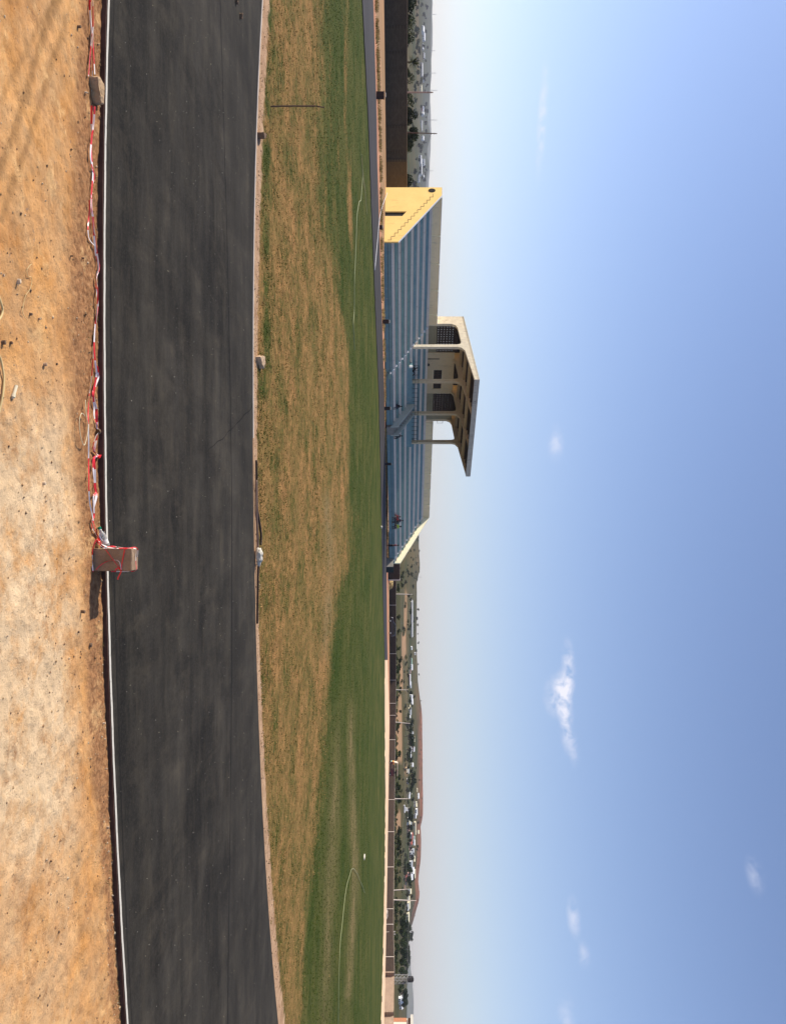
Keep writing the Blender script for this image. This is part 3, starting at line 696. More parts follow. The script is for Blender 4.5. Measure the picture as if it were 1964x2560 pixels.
# two projecting buttresses that throw the dark slanting shadows
# ---------------------------------------------------------------- cream building at the right edge
bx = Vector((103.2, 163, 0)); CB = empty('building', bx); tag(CB, 'cream building with terracotta corner band and shadowed eaves behind the pinkish block wall', 'building')
CB.rotation_euler = (0, 0, R(-52))
mb = MB(); mb.box((0, 0, -1), (26, 9, 4.0)); wall_ = mb.build('wall', mat('cream_render', (.84, .76, .60), var=.08, scale=.5), CB)
mb = MB(); mb.box((-.12, -.03, -1), (.6, .25, 3.6)); mb.build('corner_band', mat('terracotta_band', (.60, .27, .15)), CB)
mb = MB(); mb.box((-.5, -.7, 4.4), (26.5, 9.6, 4.95)); rf = mb.build('roof', mat('pale_roof_edge', (.66, .64, .56), var=.15), CB)
mb = MB(); mb.box((-.1, -.1, 4.0), (26.2, 9.1, 4.4)); mb.build('eaves', mat('brown_eaves', (.16, .10, .075)), rf)
mb = MB(); mb.box((5, -.05, 1.6), (6.6, .05, 2.8)); mb.build('window', MATS['dark_window'], CB)

# ---------------------------------------------------------------- poles, water tower, pylons
def pole(y, xt, Y, lean, label, r=.13, M=None):
    X = (y - 1280) / F * Y; zb = ter(X, Y); zt = CH + (xt - HX) / F * Y
    root = empty('utility_pole', (X, Y, zb - .3)); tag(root, label, 'pole', None)
    h = zt - zb + .3; dx = lean / F * Y
    mb = MB(); mb.tube([(0, 0, 0), (dx * .5, 0, h * .5), (dx, 0, h)], [r * 1.25, r, r * .75], 8); mb.build('shaft', M or M_post, root)
    mb = MB()
    for s in (.06, .12): mb.box((dx - .09, -.14, h * (1 - s)), (dx + .09, .14, h * (1 - s) + .06))
    mb.build('bracket', M_black, root)
    return root, Vector((X + dx, Y, zt))
M_wood = mat('brown_timber', (.16, .10, .075), var=.3, stretch=(1, 1, .1))
tops = []
for (y, xt, Y, ln, lab, r, M) in (
    (231, 1082, 134, 0, 'weathered pinkish pole rising behind the tall brick wall, left of the leaning pole', .14, mat('pinkish_post', (.42, .30, .26))),
    (330, 1092, 140, 4, 'dark leaning timber pole standing among trees behind the tall brick wall', .10, M_wood),
    (1485, 1030, 235, 1, 'pale concrete pole just right of the grandstand behind the low wall', .13, None),
    (1724, 1021, 238, 1, 'short pale concrete pole behind the wall with the green shrubs', .12, None),
    (1804, 1025, 232, 5, 'pale pole leaning right in front of the bare orange earth bank', .12, None),
    (1997, 1024, 220, 0, 'upright pale pole behind the wall between the three wheeler and the houses', .14, None),
    (2227, 1019, 200, -4, 'pale pole leaning left, left one of the close pair behind the wall', .14, None),
    (2249, 1040, 196, 3, 'tallest pale pole, right one of the close pair behind the wall', .15, None)):
    tops.append(pole(y, xt, Y, ln, lab, r, M)[1])
# sagging power lines between the poles
def wire(a, b, sag, z=0):
    P = []
    for i in range(25):
        t = i / 24; p = Vector(a).lerp(Vector(b), t); p.z -= sag * 4 * t * (1 - t); P.append(p)
    return P
end = Vector((100, 168, 5.4)); far_l = Vector((25, 260, 3.4))
for k, lab in ((0, 'upper overhead cable strung between the pale poles'), (1, 'middle overhead cable strung between the pale poles'), (2, 'lowest overhead cable strung between the pale poles')):
    mb = MB(); seq = [far_l] + [t for t in tops[4:]] + [end, end + Vector((30, -25, .5))]
    for a, b in zip(seq, seq[1:]): 
        off_ = Vector((0, .0, -.25 - .42 * k)); mb.tube(wire(a + off_, b + off_, .45 + .1 * k), .014, 3, False)
    o = mb.build('overhead_cable', mat('pale_cable', (.42, .42, .42)), None); tag(o, lab, 'cable', 'overhead cables')
# water tower
WT = empty('water_tower', (0, 0, 0)); Yw = 178; zt = lambda x: CH + (x - HX) / F * Yw; xt = lambda y: (y - 1280) / F * Yw
WT.location = (xt(2448), Yw, 0); tag(WT, 'black water tank on a lattice steel frame behind the pinkish block wall', 'water tower')
tz = zt(1018); hw = .62
mb = MB()
for sx in (-1, 1):
    for sy in (-1, 1): MB().tube([(sx * hw * 1.15, sy * hw * 1.15, -1), (sx * hw, sy * hw, tz)], .05, 5).build('leg', MATS['pale_cable'], WT)
mb = MB(); zz = -.6
for k in range(5):
    a, b = lerp(-.6, tz - .2, k / 5), lerp(-.6, tz - .2, (k + 1) / 5)
    for sy in (-1, 1): mb.tube([(-hw, sy * hw, a), (hw, sy * hw, b)], .03, 4); mb.tube([(hw, sy * hw, a), (-hw, sy * hw, b)], .03, 4)
    for sx in (-1, 1): mb.tube([(sx * hw, -hw, a), (sx * hw, hw, b)], .03, 4)
    mb.box((-hw, -hw - .02, b - .03), (hw, -hw + .04, b + .03))
mb.build('bracing', MATS['pale_cable'], WT)
mb = MB(); mb.box((-.8, -.8, tz), (.8, .8, tz + .08)); mb.build('deck', MATS['pale_cable'], WT)
mb = MB(); H_ = zt(1034) - tz
mb.lathe([(.60, .08), (.64, .16), (.64, .5 * H_), (.60, .52 * H_), (.64, .55 * H_), (.62, .86 * H_), (.3, .97 * H_), (.28, H_)], (0, 0, tz), 'z', 18); mb.build('tank', mat('black_plastic', (.02, .02, .024), rough=.45), WT, smooth=True)
# ladder leaning on the wall and a white pipe frame beside the tower
LD = empty('ladder', (xt(2282) * .945, 160.5, -.5)); tag(LD, 'pale timber ladder leaning against the low brown wall beside the covered mound', 'ladder')
for s in (-.28, .28):
    mb = MB(); mb.tube([(s, -.5, 0), (s + .15, .0, 1.9)], .05, 5); mb.build('rail', M_post, LD)
mb = MB()
for k in range(5): mb.tube([(-.28 + .03 * k, -.45 + .1 * k, .25 + .36 * k), (.28 + .03 * k, -.45 + .1 * k, .25 + .36 * k)], .04, 5)
mb.build('rung', M_post, LD)
# far transmission pylons in the haze above the left skyline
for i, (y, top) in enumerate(((36, 1091), (127, 1089), (183, 1091), (226, 1094), (300, 1094), (427, 1083), (1443, 1055))):
    Yp = 2500 if y < 1000 else 1450; X = (y - 1280) / F * Yp; zb = CH + (interp(y, SIL) - 3 - HX) / F * Yp; zt_ = CH + (top - HX) / F * Yp
    h = zt_ - zb; w = .16 * h
    mb = MB(); r = .26 if y < 1000 else .12
    for sx in (-1, 1): mb.tube([(sx * w * .5, 0, 0), (sx * w * .12, 0, h * .65), (0, 0, h)], r, 3)
    for k in range(4):
        a, b = h * k / 6, h * (k + 1) / 6; wa, wb = w * .5 * (1 - a / h), w * .5 * (1 - b / h)
        mb.tube([(-wa, 0, a), (wb, 0, b)], r * .8, 3); mb.tube([(wa, 0, a), (-wb, 0, b)], r * .8, 3)
    for zz, ww in ((.66, .5), (.78, .42), (.9, .3)): mb.tube([(-w * ww * 1.2, 0, h * zz), (w * ww * 1.2, 0, h * zz)], r, 3)
    o = mb.build('pylon', mat('galvanised_steel', (.45, .46, .48))); o.location = (X, Yp, zb)
    if y < 1000: tag(o, 'faint pylon on the hazy skyline above the brick wall, ' + ('leftmost of six', 'second from left of six', 'third from left of six', 'fourth from left of six', 'fifth from left of six', 'rightmost of six, near the stand')[i], 'pylon', 'pylons on the hazy skyline')
    else: tag(o, 'faint steel mast on the green hill just right of the grandstand', 'pylon')

# ---------------------------------------------------------------- vegetation
def leafcloud(n, rad, cen, size, seed, lobes=5, flat=.8, cols=((.035, .06, .018), (.075, .10, .03), (.02, .035, .012))):
    g = np.random.default_rng(seed); V_ = []; Fc = []; Cc = []
    lb = [(cen + np.array([g.uniform(-1, 1) * rad * .62, g.uniform(-1, 1) * rad * .62, g.uniform(-.45, .5) * rad * flat]), rad * g.uniform(.38, .68)) for _ in range(lobes)]
    for i in range(n):
        c, r = lb[g.integers(len(lb))]; d = g.normal(size=3); d /= np.linalg.norm(d) + 1e-9
        p = c + d * r * (g.uniform(.25, 1) ** .45) * np.array([1, 1, flat]); s = size * g.uniform(.55, 1.4)
        a = g.normal(size=3); a /= np.linalg.norm(a); b = np.cross(a, g.normal(size=3)); b /= np.linalg.norm(b) + 1e-9
        k = len(V_); V_ += [p + a * s, p + b * s * .6, p - a * s, p - b * s * .6]; Fc.append((k, k + 1, k + 2, k + 3))
        cc = cols[min(len(cols) - 1, int(g.random() ** 1.2 * len(cols)))]; f = g.uniform(.75, 1.3); Cc += [(cc[0] * f, cc[1] * f, cc[2] * f, 1)] * 4
    return V_, Fc, Cc
M_leaf = m_vcol('foliage', .8, 2.0)
M_bark = mat('bark', (.10, .07, .05), var=.4, scale=4)
def make_tree(name, h, rad, n, size, seed, cols, lobes=6, flat=.8, trunk=.35):
    root = empty(name)
    mb = MB(); V_, Fc, Cc = leafcloud(n, rad, np.array([0, 0, h - rad * flat * .95]), size, seed, lobes, flat, cols); mb.v = V_; mb.f = Fc
    o = mb.build('crown', M_leaf, root, fix=False); vattr(o.data, 'tint', Cc, 'FLOAT_COLOR')
    g = random.Random(seed); mb = MB(); th = h * trunk + .3
    mb.tube([(0, 0, -.5), (.04 * h, 0, th * .6), (0, 0, h - rad * .9)], [.045 * h * .7, .03 * h * .7, .015 * h], 6)
    for k in range(4):
        a = g.uniform(0, 6.28); mb.tube([(0.02 * h, 0, th * .75), (math.cos(a) * rad * .35, math.sin(a) * rad * .35, th + (h - th) * .35), (math.cos(a) * rad * .6, math.sin(a) * rad * .6, h - rad * .6)], [.02 * h, .013 * h, .006 * h], 4)
    mb.build('trunk', M_bark, root)
    return root
def put(root, loc, rz, sc, label, cat, group=None, used=set()):
    if root.name in used: t = copy_tree(root)
    else: t = root; used.add(root.name)
    t.location = loc; t.rotation_euler = (0, 0, rz); t.scale = (sc[0], sc[0], sc[1]); tag(t, label, cat, group)
    if not group and 'group' in t: del t['group']
    return t
DK = ((.014, .026, .010), (.026, .042, .013), (.009, .017, .009)); MID = ((.035, .055, .018), (.065, .085, .028), (.02, .035, .015)); LT = ((.09, .10, .03), (.14, .13, .045), (.05, .065, .02))
# near trees over the tall wall
nt1 = make_tree('tree', 3.6, 1.9, 2600, .13, 11, DK, 7, .85)
nt2 = make_tree('tree', 3.8, 1.5, 1800, .12, 12, MID, 6, .9)
nt3 = make_tree('tree', 5.4, 1.2, 1500, .12, 13, DK, 5, 1.3)
def at(y, Y): X = (y - 1280) / F * Y; return X
def place_top(root, h0, y, Y, xtop, sxy, label, cat='tree', group=None):
    X = at(y, Y); zb = ter(X, Y) ; top = CH + (xtop - HX) / F * Y; s = (top - zb) / h0
    return put(root, (X, Y, zb), random.uniform(0, 6), (sxy * s, s), label, cat, group)
place_top(nt1, 3.6, 6, 136, 1044, .95, 'dense dark tree at the far left showing above the tall brick wall')
place_top(nt2, 3.8, 55, 140, 1036, 1.0, 'small dark shrubby tree above the brick wall, second from the left edge')
place_top(nt2, 3.8, 92, 150, 1034, 1.3, 'pale green spreading bush above the brick wall, left of the spiky plant', 'bush')
place_top(nt2, 3.8, 190, 142, 1034, .9, 'low dark bush just right of the spiky plant above the brick wall', 'bush')
place_top(nt1, 3.6, 293, 138, 1046, .62, 'dark knobbly tree between the two poles above the brick wall')
place_top(nt2, 3.8, 275, 150, 1032, 1.1, 'pale bush left of the knobbly tree above the brick wall', 'bush')
place_top(nt3, 5.4, 333, 142, 1047, .9, 'dark upright tree wrapped round the leaning timber pole')
place_top(nt2, 3.8, 352, 143, 1043, .8, 'bushy tree immediately right of the leaning timber pole')
place_top(nt2, 3.8, 372, 140, 1028, .5, 'small shrub peeping over the brick wall between its two close piers', 'bush')
place_top(nt1, 3.6, 455, 145, 1035, .9, 'dark bush touching the yellow end wall above the brick wall', 'bush')
place_top(nt2, 3.8, 240, 155, 1030, 1.2, 'grey green bush just right of the pinkish pole above the wall', 'bush')
# spiky rosette plant above the wall
SP = empty('spiky_plant', (at(155, 132), 132, ter(at(155, 132), 132))); tag(SP, 'large spiky rosette plant with stiff radiating leaves above the tall brick wall', 'plant')
mb = MB(); g = random.Random(5); zc = CH + (1030 - HX) / F * 132 - SP.location.z; CT = []
for k in range(90):
    a = g.uniform(0, 6.28); e = g.uniform(-.5, 1.35); Ln = g.uniform(.9, 1.75); d = Vector((math.cos(a) * math.cos(e), math.sin(a) * math.cos(e), math.sin(e))); s_ = d.cross(Vector((0, 0, 1))).normalized() * .07; u_ = s_.cross(d).normalized() * .03
    c0 = Vector((0, 0, zc)); mid = c0 + d * Ln * .5; tip = c0 + d * Ln - Vector((0, 0, .12)); k0 = len(mb.v)
    mb.v += [tuple(c0 - s_ * .5), tuple(c0 + s_ * .5), tuple(mid + s_), tuple(mid - s_), tuple(tip), tuple(mid + u_)]; mb.f += [(k0, k0 + 1, k0 + 2, k0 + 5), (k0, k0 + 5, k0 + 3), (k0 + 5, k0 + 2, k0 + 4), (k0 + 3, k0 + 5, k0 + 4)]
    cc = random.choice(DK + MID); CT += [(*cc, 1)] * 6
o = mb.build('leaf_rosette', M_leaf, SP, fix=False); vattr(o.data, 'tint', CT, 'FLOAT_COLOR')
mb = MB(); mb.tube([(0, 0, -.3), (.05, 0, zc * .6), (0, 0, zc)], [.16, .13, .1], 8); mb.build('stem', M_bark, SP)

# country trees beyond the right-hand wall
T = [make_tree('tree', 6, 2.5, 420, .34, 21, DK, 6, .8), make_tree('tree', 6.5, 2.1, 380, .34, 22, DK, 5, 1.0), make_tree('tree', 5, 2.6, 420, .36, 23, MID, 6, .65), make_tree('tree', 7, 1.6, 320, .32, 24, DK, 4, 1.5)]
TH = [6, 6.5, 5, 7]
BU = [make_tree('bush', 2.0, 1.5, 260, .2, 31, MID, 5, .6, .1), make_tree('bush', 1.6, 1.4, 240, .2, 32, LT, 5, .55, .1), make_tree('bush', 2.4, 1.4, 260, .2, 33, DK, 5, .8, .1)]
zones = [(1410, 1490, 'between the grandstand and the first pale pole'), (1490, 1600, 'behind the parked dark car'), (1600, 1725, 'left of the short pale pole'), (1725, 1806, 'between the short pole and the right leaning pole'),
         (1806, 1910, 'beside the bare orange bank'), (1910, 2000, 'behind the three wheeler'), (2000, 2110, 'right of the upright pale pole'), (2110, 2225, 'left of the close pair of poles'), (2225, 2330, 'right of the close pair of poles'), (2330, 2440, 'left of the water tower'), (2440, 2600, 'right of the water tower'), (0, 480, 'seen above the tall brick wall')]
def zone(y): 
    for a, b, s in zones:
        if a <= y < b: return s
    return 'beyond the wall'
def sc_tree(y, x, hpx, kind='tree', k=None, grp=True, wide=1.0):
    p = G(x, y); hm = hpx / F * p.y
    if kind == 'tree':
        k = random.randrange(4) if k is None else k; s = hm / TH[k]; root = T[k]
    else:
        k = random.randrange(3) if k is None else k; s = hm / (2.0, 1.6, 2.4)[k]; root = BU[k]
    dist = 'low' if p.y < 300 else 'mid distance' if p.y < 520 else 'far hillside'
    if kind == 'tree': lab = f"{'big ' if hpx > 15 else 'small '}{('dark rounded','dark full crowned','wide green','tall narrow')[k]} tree, {dist}, {zone(y)}"
    else: lab = f"{('mid green','yellowish green','dark green')[k]} bush, {dist}, {zone(y)}"
    return put(root, (p.x, p.y, p.z - .2), random.uniform(0, 6.28), (s * wide, s), lab, kind, lab.split(',')[0].replace('big ', '').replace('small ', '') + 's ' + zone(y))
g = random.Random(3)
rnd = lambda a, b: g.uniform(a, b)
random.seed(11)
# named spots: (y, base x, height px)
for y, x, h, k in ((1437, 1020, 11, 0), (1465, 1026, 9, 2), (1524, 1038, 9, 1), (1545, 1037, 7, 2), (1563, 1038, 7, 0), (1585, 1039, 6, 3), (1607, 1040, 7, 1), (1627, 1036, 6, 0), (1660, 1041, 5, 2), (1686, 1042, 6, 1), (1696, 1044, 11, 0),
                   (1752, 1048, 5, 3), (1570, 1000, 12, 0), (1649, 988, 16, 0), (1664, 990, 12, 1), (1680, 988, 10, 2), (1705, 989, 9, 0), (1770, 1020, 7, 0), (1731, 1020, 10, 1), (1742, 1029, 8, 0), (1763, 1022, 8, 0),
                   (1812, 1013, 18, 1), (1826, 1010, 20, 0), (1840, 1008, 22, 0), (1850, 1015, 19, 1), (1860, 1012, 20, 0), (1874, 1011, 17, 0), (1887, 1009, 15, 2), (1900, 1009, 14, 0), (1917, 1012, 10, 0), (1882, 990, 13, 2),
                   (1940, 1016, 20, 0), (1950, 1018, 21, 1), (1960, 1016, 19, 0), (1972, 1018, 13, 2), (1975, 1010, 12, 0), (1920, 1037, 4, 2), (1949, 1044, 5, 0), (1943, 990, 12, 2), (1968, 988, 13, 0),
                   (1998, 1022, 12, 1), (2003, 1035, 8, 0), (2035, 1014, 14, 0), (2045, 1012, 19, 1), (2056, 1040, 7, 0), (2022, 1032, 6, 1), (2075, 992, 12, 0), (2079, 988, 14, 2), (2066, 1012, 13, 0), (2085, 1010, 14, 0), (2092, 1012, 12, 1), (2100, 1013, 13, 3), (2108, 1013, 10, 0), (2098, 985, 16, 2), (2108, 985, 18, 0), (2120, 984, 16, 1), (2130, 990, 15, 0),
                   (2115, 1038, 8, 2), (2124, 1037, 7, 1), (2140, 1005, 12, 0), (2150, 1003, 14, 1), (2160, 1002, 13, 0), (2168, 1001, 16, 2), (2175, 1000, 16, 0), (2184, 1004, 13, 1), (2203, 1020, 10, 1), (2212, 1015, 13, 0), (2236, 1008, 14, 1), (2240, 1022, 9, 0)):
    sc_tree(y, x, h * 1.2, 'tree', k, wide=1.1)
# the dense belt of trees towards the right
for i in range(58):
    y = lerp(2262, 2432, (i * .618034) % 1); row = i % 3
    x = (990, 1001, 1010)[row] + rnd(-3, 3); top = interp(y, [(2262, 1014), (2300, 1022), (2330, 1034), (2345, 1033), (2350, 1022), (2385, 1028), (2410, 1026), (2435, 1016)])
    h = max(9, min(26, top - x - (2 - row) * rnd(2, 5)))
    sc_tree(y, x, h, 'tree', g.choice([0, 0, 1, 2]), wide=.85)
for y, x, h in ((2335, 1012, 23), (2342, 1012, 22), (2380, 1010, 18), (2405, 1010, 17), (2435, 1002, 20), (2462, 990, 22), (2472, 988, 22), (2484, 994, 26), (2492, 998, 24), (2500, 996, 22), (2508, 1004, 18), (2512, 995, 22), (2478, 1000, 18), (2455, 1000, 16)): sc_tree(y, x, h, 'tree', g.choice([0, 1, 2]))
for i in range(46):
    y = rnd(1790, 2225); sc_tree(y, g.choice([rnd(1008, 1015), rnd(1016, 1022), rnd(984, 990)]), rnd(11, 19), 'tree', g.choice([0, 0, 1, 2]), wide=1.25)
for i in range(26):
    y = rnd(1412, 1780); sc_tree(y, g.choice([rnd(986, 993), rnd(1014, 1026)]), rnd(7, 14), 'tree', g.choice([0, 1, 2]), wide=1.2)
# hedgerow rows and shrubs in the fields
for i in range(95):
    y = rnd(1412, 2262); 
    x = g.choice([rnd(992, 1000), rnd(1000, 1012), rnd(1012, 1030)]) if y < 1700 else g.choice([rnd(984, 992), rnd(990, 1004), rnd(1004, 1016)])
    sc_tree(y, x, rnd(4.5, 9), 'bush', wide=1.3)
for i in range(34):
    y = rnd(1345, 1760); x = interp(y, SIL) - rnd(2, 12); sc_tree(y, x, rnd(2.5, 4.5), 'tree', g.choice([0, 1, 2]))
for i in range(24):
    y = rnd(1765, 2300); x = interp(y, SIL) - rnd(3, 16); sc_tree(y, x, rnd(2, 3.6), 'bush', g.choice([0, 2]))
for i in range(85):
    y = lerp(1600, 2430, (i * .618034) % 1); sc_tree(y, rnd(983, 988), rnd(6, 12) if y < 2250 else rnd(10, 15), 'bush', wide=1.1)
for i in range(30):
    y = rnd(1765, 2300); sc_tree(y, interp(y, SIL) - rnd(1, 5), rnd(1.6, 3), 'bush', 2)
for i in range(34):
    y = rnd(1335, 1470); sc_tree(y, rnd(1012, interp(y, SIL) - 2), rnd(2.5, 6), 'bush', g.choice([0, 2]), wide=1.3)
# left valley
for i in range(80):
    y = rnd(0, 478); x = g.choice([rnd(1026, 1040), rnd(1044, 1056), rnd(1056, 1062)]); sc_tree(y, x, rnd(6, 12) * (1.0 if x > 1040 else 1.4), 'tree' if g.random() < .7 else 'bush', g.choice([0, 1, 2]))

# ---------------------------------------------------------------- houses
HM = {}
def house(y, x, wpx, hpx, wcol, rcol, label, rot=None, long=False):
    p = G(x, y); w = wpx / F * p.y; h = hpx / F * p.y
    root = empty('house', (p.x, p.y, p.z - .2), rot if rot is not None else R(-20)); tag(root, label, 'house')
    d = w * (.35 if long else .7); wh = h * (.6 if not long else .7)
    mb = MB(); mb.box((-w / 2, -d / 2, -1), (w / 2, d / 2, wh)); wa = mb.build('wall', mat('wall_' + wcol[0], wcol[1], var=.15, scale=.3), root)
    mb = MB(); ov = .06 * w if not long else .02 * w
    mb.prism([(-w / 2 - ov, -d / 2 - ov, wh + .01), (-w / 2 - ov, 0, h), (-w / 2 - ov, d / 2 + ov, wh + .01)], (w + 2 * ov, 0, 0)); mb.build('roof', mat('roof_' + rcol[0], rcol[1], var=.2, scale=.3, rough=.6), root)
    nwin = 3 if not long else 7
    for k in range(nwin):
        cx = -w / 2 + w * (k + .5) / nwin; ww = w * .07
        mb = MB()
        if k == 1: mb.box((cx - ww, -d / 2 - .05, 0), (cx + ww, -d / 2 + .05, wh * .72)); mb.build('door', MATS['brown_eaves'], root)
        else: mb.box((cx - ww, -d / 2 - .05, wh * .35), (cx + ww, -d / 2 + .05, wh * .75)); mb.build('window', MATS['dark_window'], root)
    return root
WH = ('white', (.78, .77, .74)); CRM = ('cream', (.74, .66, .48)); PNK = ('pink', (.62, .36, .30)); GRY = ('grey', (.42, .40, .38)); OCH = ('ochre', (.55, .38, .22))
rW = ('white_sheet', (.82, .82, .82)); rG = ('grey_sheet', (.48, .50, .52)); rR = ('red_sheet', (.50, .12, .09)); rGr = ('green_sheet', (.28, .42, .33)); rB = ('brown_sheet', (.26, .17, .14)); rC = ('cream_sheet', (.80, .74, .52))
H = [(1547, 1026, 86, 6, WH, rW, 'long white shed below the skyline, right of the grandstand', 1), (1508, 1027, 14, 5, GRY, rG, 'small grey house at the left end of the long white shed', 0),
 (1620, 1026, 8, 5, WH, rW, 'white hut between the long shed and the green roofed building', 0), (1634, 1036, 6, 3, WH, rW, 'tiny white hut just under the skyline', 0), (1655, 1025, 17, 6, GRY, rGr, 'wide building with a pale green roof', 0),
 (1668, 1025, 13, 7, WH, rW, 'bright white house right of the green roofed building', 0), (1679, 1022, 9, 6, GRY, rB, 'brown roofed house behind the white one', 0), (1699, 1020, 26, 7, PNK, rW, 'long pinkish terrace with a white roof', 1), (1712, 1023, 14, 6, WH, rG, 'grey roofed white house at the end of the terrace', 0),
 (1743, 1024, 12, 8, WH, rW, 'white gabled house left of the gully trees', 0), (1754, 1026, 13, 7, WH, rW, 'white gabled house with dark trees on its right', 0), (1770, 1022, 14, 5, OCH, rC, 'low cream roofed shelter in the field', 0), (1778, 1021, 16, 8, CRM, rG, 'large cream house beside the white barn', 0), (1790, 1022, 10, 5, WH, rW, 'little white barn', 0),
 (1807, 1028, 16, 4, WH, rW, 'narrow white roof above the dark tree mass', 1), (1838, 1024, 16, 10, CRM, rG, 'cream house with a tall grey roof above the orange bank', 0), (1848, 1033, 12, 4, CRM, rC, 'small cream cottage on the slope above the grey roofed house', 0), (1872, 1024, 10, 7, WH, rW, 'white house in a tree gap', 0), (1873, 1030, 10, 7, PNK, rW, 'pink gabled house directly above the white house in the tree gap', 0),
 (1886, 1023, 16, 6, WH, rW, 'white bungalow with dark trees below it', 1), (1912, 1028, 9, 6, WH, rW, 'white hut uphill of the three wheeler', 0), (1924, 1014, 12, 6, OCH, rC, 'ochre house beyond the three wheeler', 0), (1928, 1018, 10, 5, OCH, rG, 'grey roofed ochre house beyond the three wheeler', 0), (1953, 1016, 12, 6, GRY, rG, 'grey house swallowed by big trees', 0),
 (1977, 1026, 16, 4, WH, rC, 'cream roofed house right of the big tree group', 1), (1988, 1018, 14, 8, CRM, rW, 'white roofed villa left of the upright pole', 0), (1975, 1040, 8, 4, OCH, rC, 'small cream cottage high on the red hill', 0), (1990, 1042, 12, 6, WH, rW, 'white house on the red hillside below the skyline', 0), (2010, 1035, 12, 8, GRY, rC, 'yellowish gabled house high on the slope', 0),
 (2022, 1008, 18, 5, GRY, rW, 'white roofed low shed behind the wall', 1), (2023, 1012, 8, 6, WH, rW, 'white gabled house close above the low shed', 0), (2027, 1019, 14, 8, CRM, rC, 'cream gabled house amid dark trees', 0), (2028, 1016, 12, 6, PNK, rG, 'pinkish house under the cream gable', 0), (2029, 1038, 14, 6, WH, rW, 'white house uphill of the cream gable', 0), (2040, 1036, 10, 5, GRY, rW, 'small white roofed house at the red slope foot', 0),
 (2052, 1017, 16, 10, WH, rC, 'large pale villa with cream front', 0), (2057, 1022, 16, 8, PNK, rG, 'lilac grey roofed house next to the pale villa', 0), (2070, 1034, 30, 6, CRM, rC, 'long cream roofed school building on the slope', 1), (2070, 1017, 20, 8, PNK, rB, 'long brown roofed house below the school', 0), (2080, 1042, 8, 6, CRM, rC, 'tiny cream house beside the red quarry scar', 0),
 (2089, 1026, 12, 7, WH, rR, 'red roofed house, upper left one', 0), (2094, 1034, 7, 4, WH, rGr, 'tiny green roofed hut', 0), (2104, 1023, 12, 8, PNK, rR, 'red roofed pink house, lower right one', 0), (2106, 1032, 12, 6, WH, rW, 'white roofed house right of the red roofs', 0), (2119, 1023, 12, 6, PNK, rB, 'small pink house with a brown roof', 0), (2132, 1028, 18, 8, WH, rG, 'big pale grey roofed house', 0), (2137, 1024, 14, 7, GRY, rG, 'plain grey roofed house below the big one', 0), (2147, 1031, 12, 7, CRM, rC, 'cream gabled house uphill', 0),
 (2162, 1023, 18, 9, WH, rG, 'white two storey house with a grey roof', 0), (2176, 1027, 14, 9, CRM, rW, 'cream house next to the long cream hall', 0), (2184, 1031, 20, 8, CRM, rC, 'long cream hall with a bright roof', 1), (2190, 1019, 16, 14, PNK, rW, 'tall pink house with white trim', 0), (2193, 1010, 14, 8, PNK, rR, 'low pink house at the foot of the tall pink one', 0), (2204, 1012, 12, 6, GRY, rB, 'brown hut right of the pink houses', 0),
 (2218, 1009, 10, 6, OCH, rB, 'ochre hut by the close pair of poles', 0), (2228, 1021, 10, 8, WH, rC, 'cream and white house above the close pair of poles', 0), (2245, 1019, 8, 6, WH, rC, 'little white house behind the tallest pole', 0), (2262, 1018, 16, 8, CRM, rC, 'cream roofed house right of the tallest pole', 0), (2268, 1015, 14, 7, GRY, rG, 'grey roofed house half hidden by trees', 0), (2293, 1016, 20, 8, CRM, rC, 'wide cream gabled house at the tree belt', 0),
 (2500, 996, 14, 10, WH, rW, 'white house left of the cream building', 0), (2512, 998, 16, 11, WH, rW, 'large white house immediately left of the cream building', 0), (2478, 1000, 14, 7, CRM, rB, 'cream house between the water tower and cream building', 0), (2492, 1002, 10, 6, WH, rG, 'grey roofed white house among dark trees', 0),
 (75, 1053, 16, 8, WH, rW, 'white house, hazy, above the far left stretch of brick wall', 0), (93, 1056, 16, 7, WH, rW, 'hazy white house left of the spiky plant', 0), (118, 1054, 12, 5, GRY, rW, 'small hazy house with a white roof', 0), (140, 1056, 12, 6, OCH, rG, 'hazy ochre house right behind the spiky plant', 0), (176, 1051, 34, 6, GRY, rW, 'long white warehouse right of the spiky plant', 1), (198, 1056, 14, 5, WH, rG, 'grey roofed house at the end of the warehouse', 0), (222, 1050, 14, 5, CRM, rC, 'cream shed left of the pinkish pole', 0), (272, 1052, 10, 8, PNK, rW, 'pinkish hazy house between the two poles', 0), (284, 1054, 12, 6, WH, rW, 'white hazy house between the two poles', 0),
 (315, 1052, 26, 4, WH, rW, 'long white roof left of the leaning pole', 1), (346, 1054, 10, 6, WH, rW, 'white house right of the leaning pole', 0), (400, 1048, 22, 6, WH, rW, 'white shed, left one of the bright pair', 1), (418, 1050, 40, 5, WH, rW, 'longest bright white factory roof near the yellow wall', 1), (445, 1044, 22, 5, WH, rG, 'grey roofed shed beside the yellow end wall', 1), (408, 1056, 16, 6, WH, rG, 'hazy house group behind the bright factory', 0), (440, 1056, 12, 4, WH, rW, 'small hazy white house nearest the yellow wall', 0)]
for (y, x, w, h, wc, rc, lab, lg) in H: house(y, x, w, h, wc, rc, lab + ', beyond the ' + ('brick wall' if y < 500 else 'low wall') if len(lab.split()) < 12 else lab, R(random.Random(int(y)).uniform(-35, 10)) if not lg else R(-4), bool(lg))
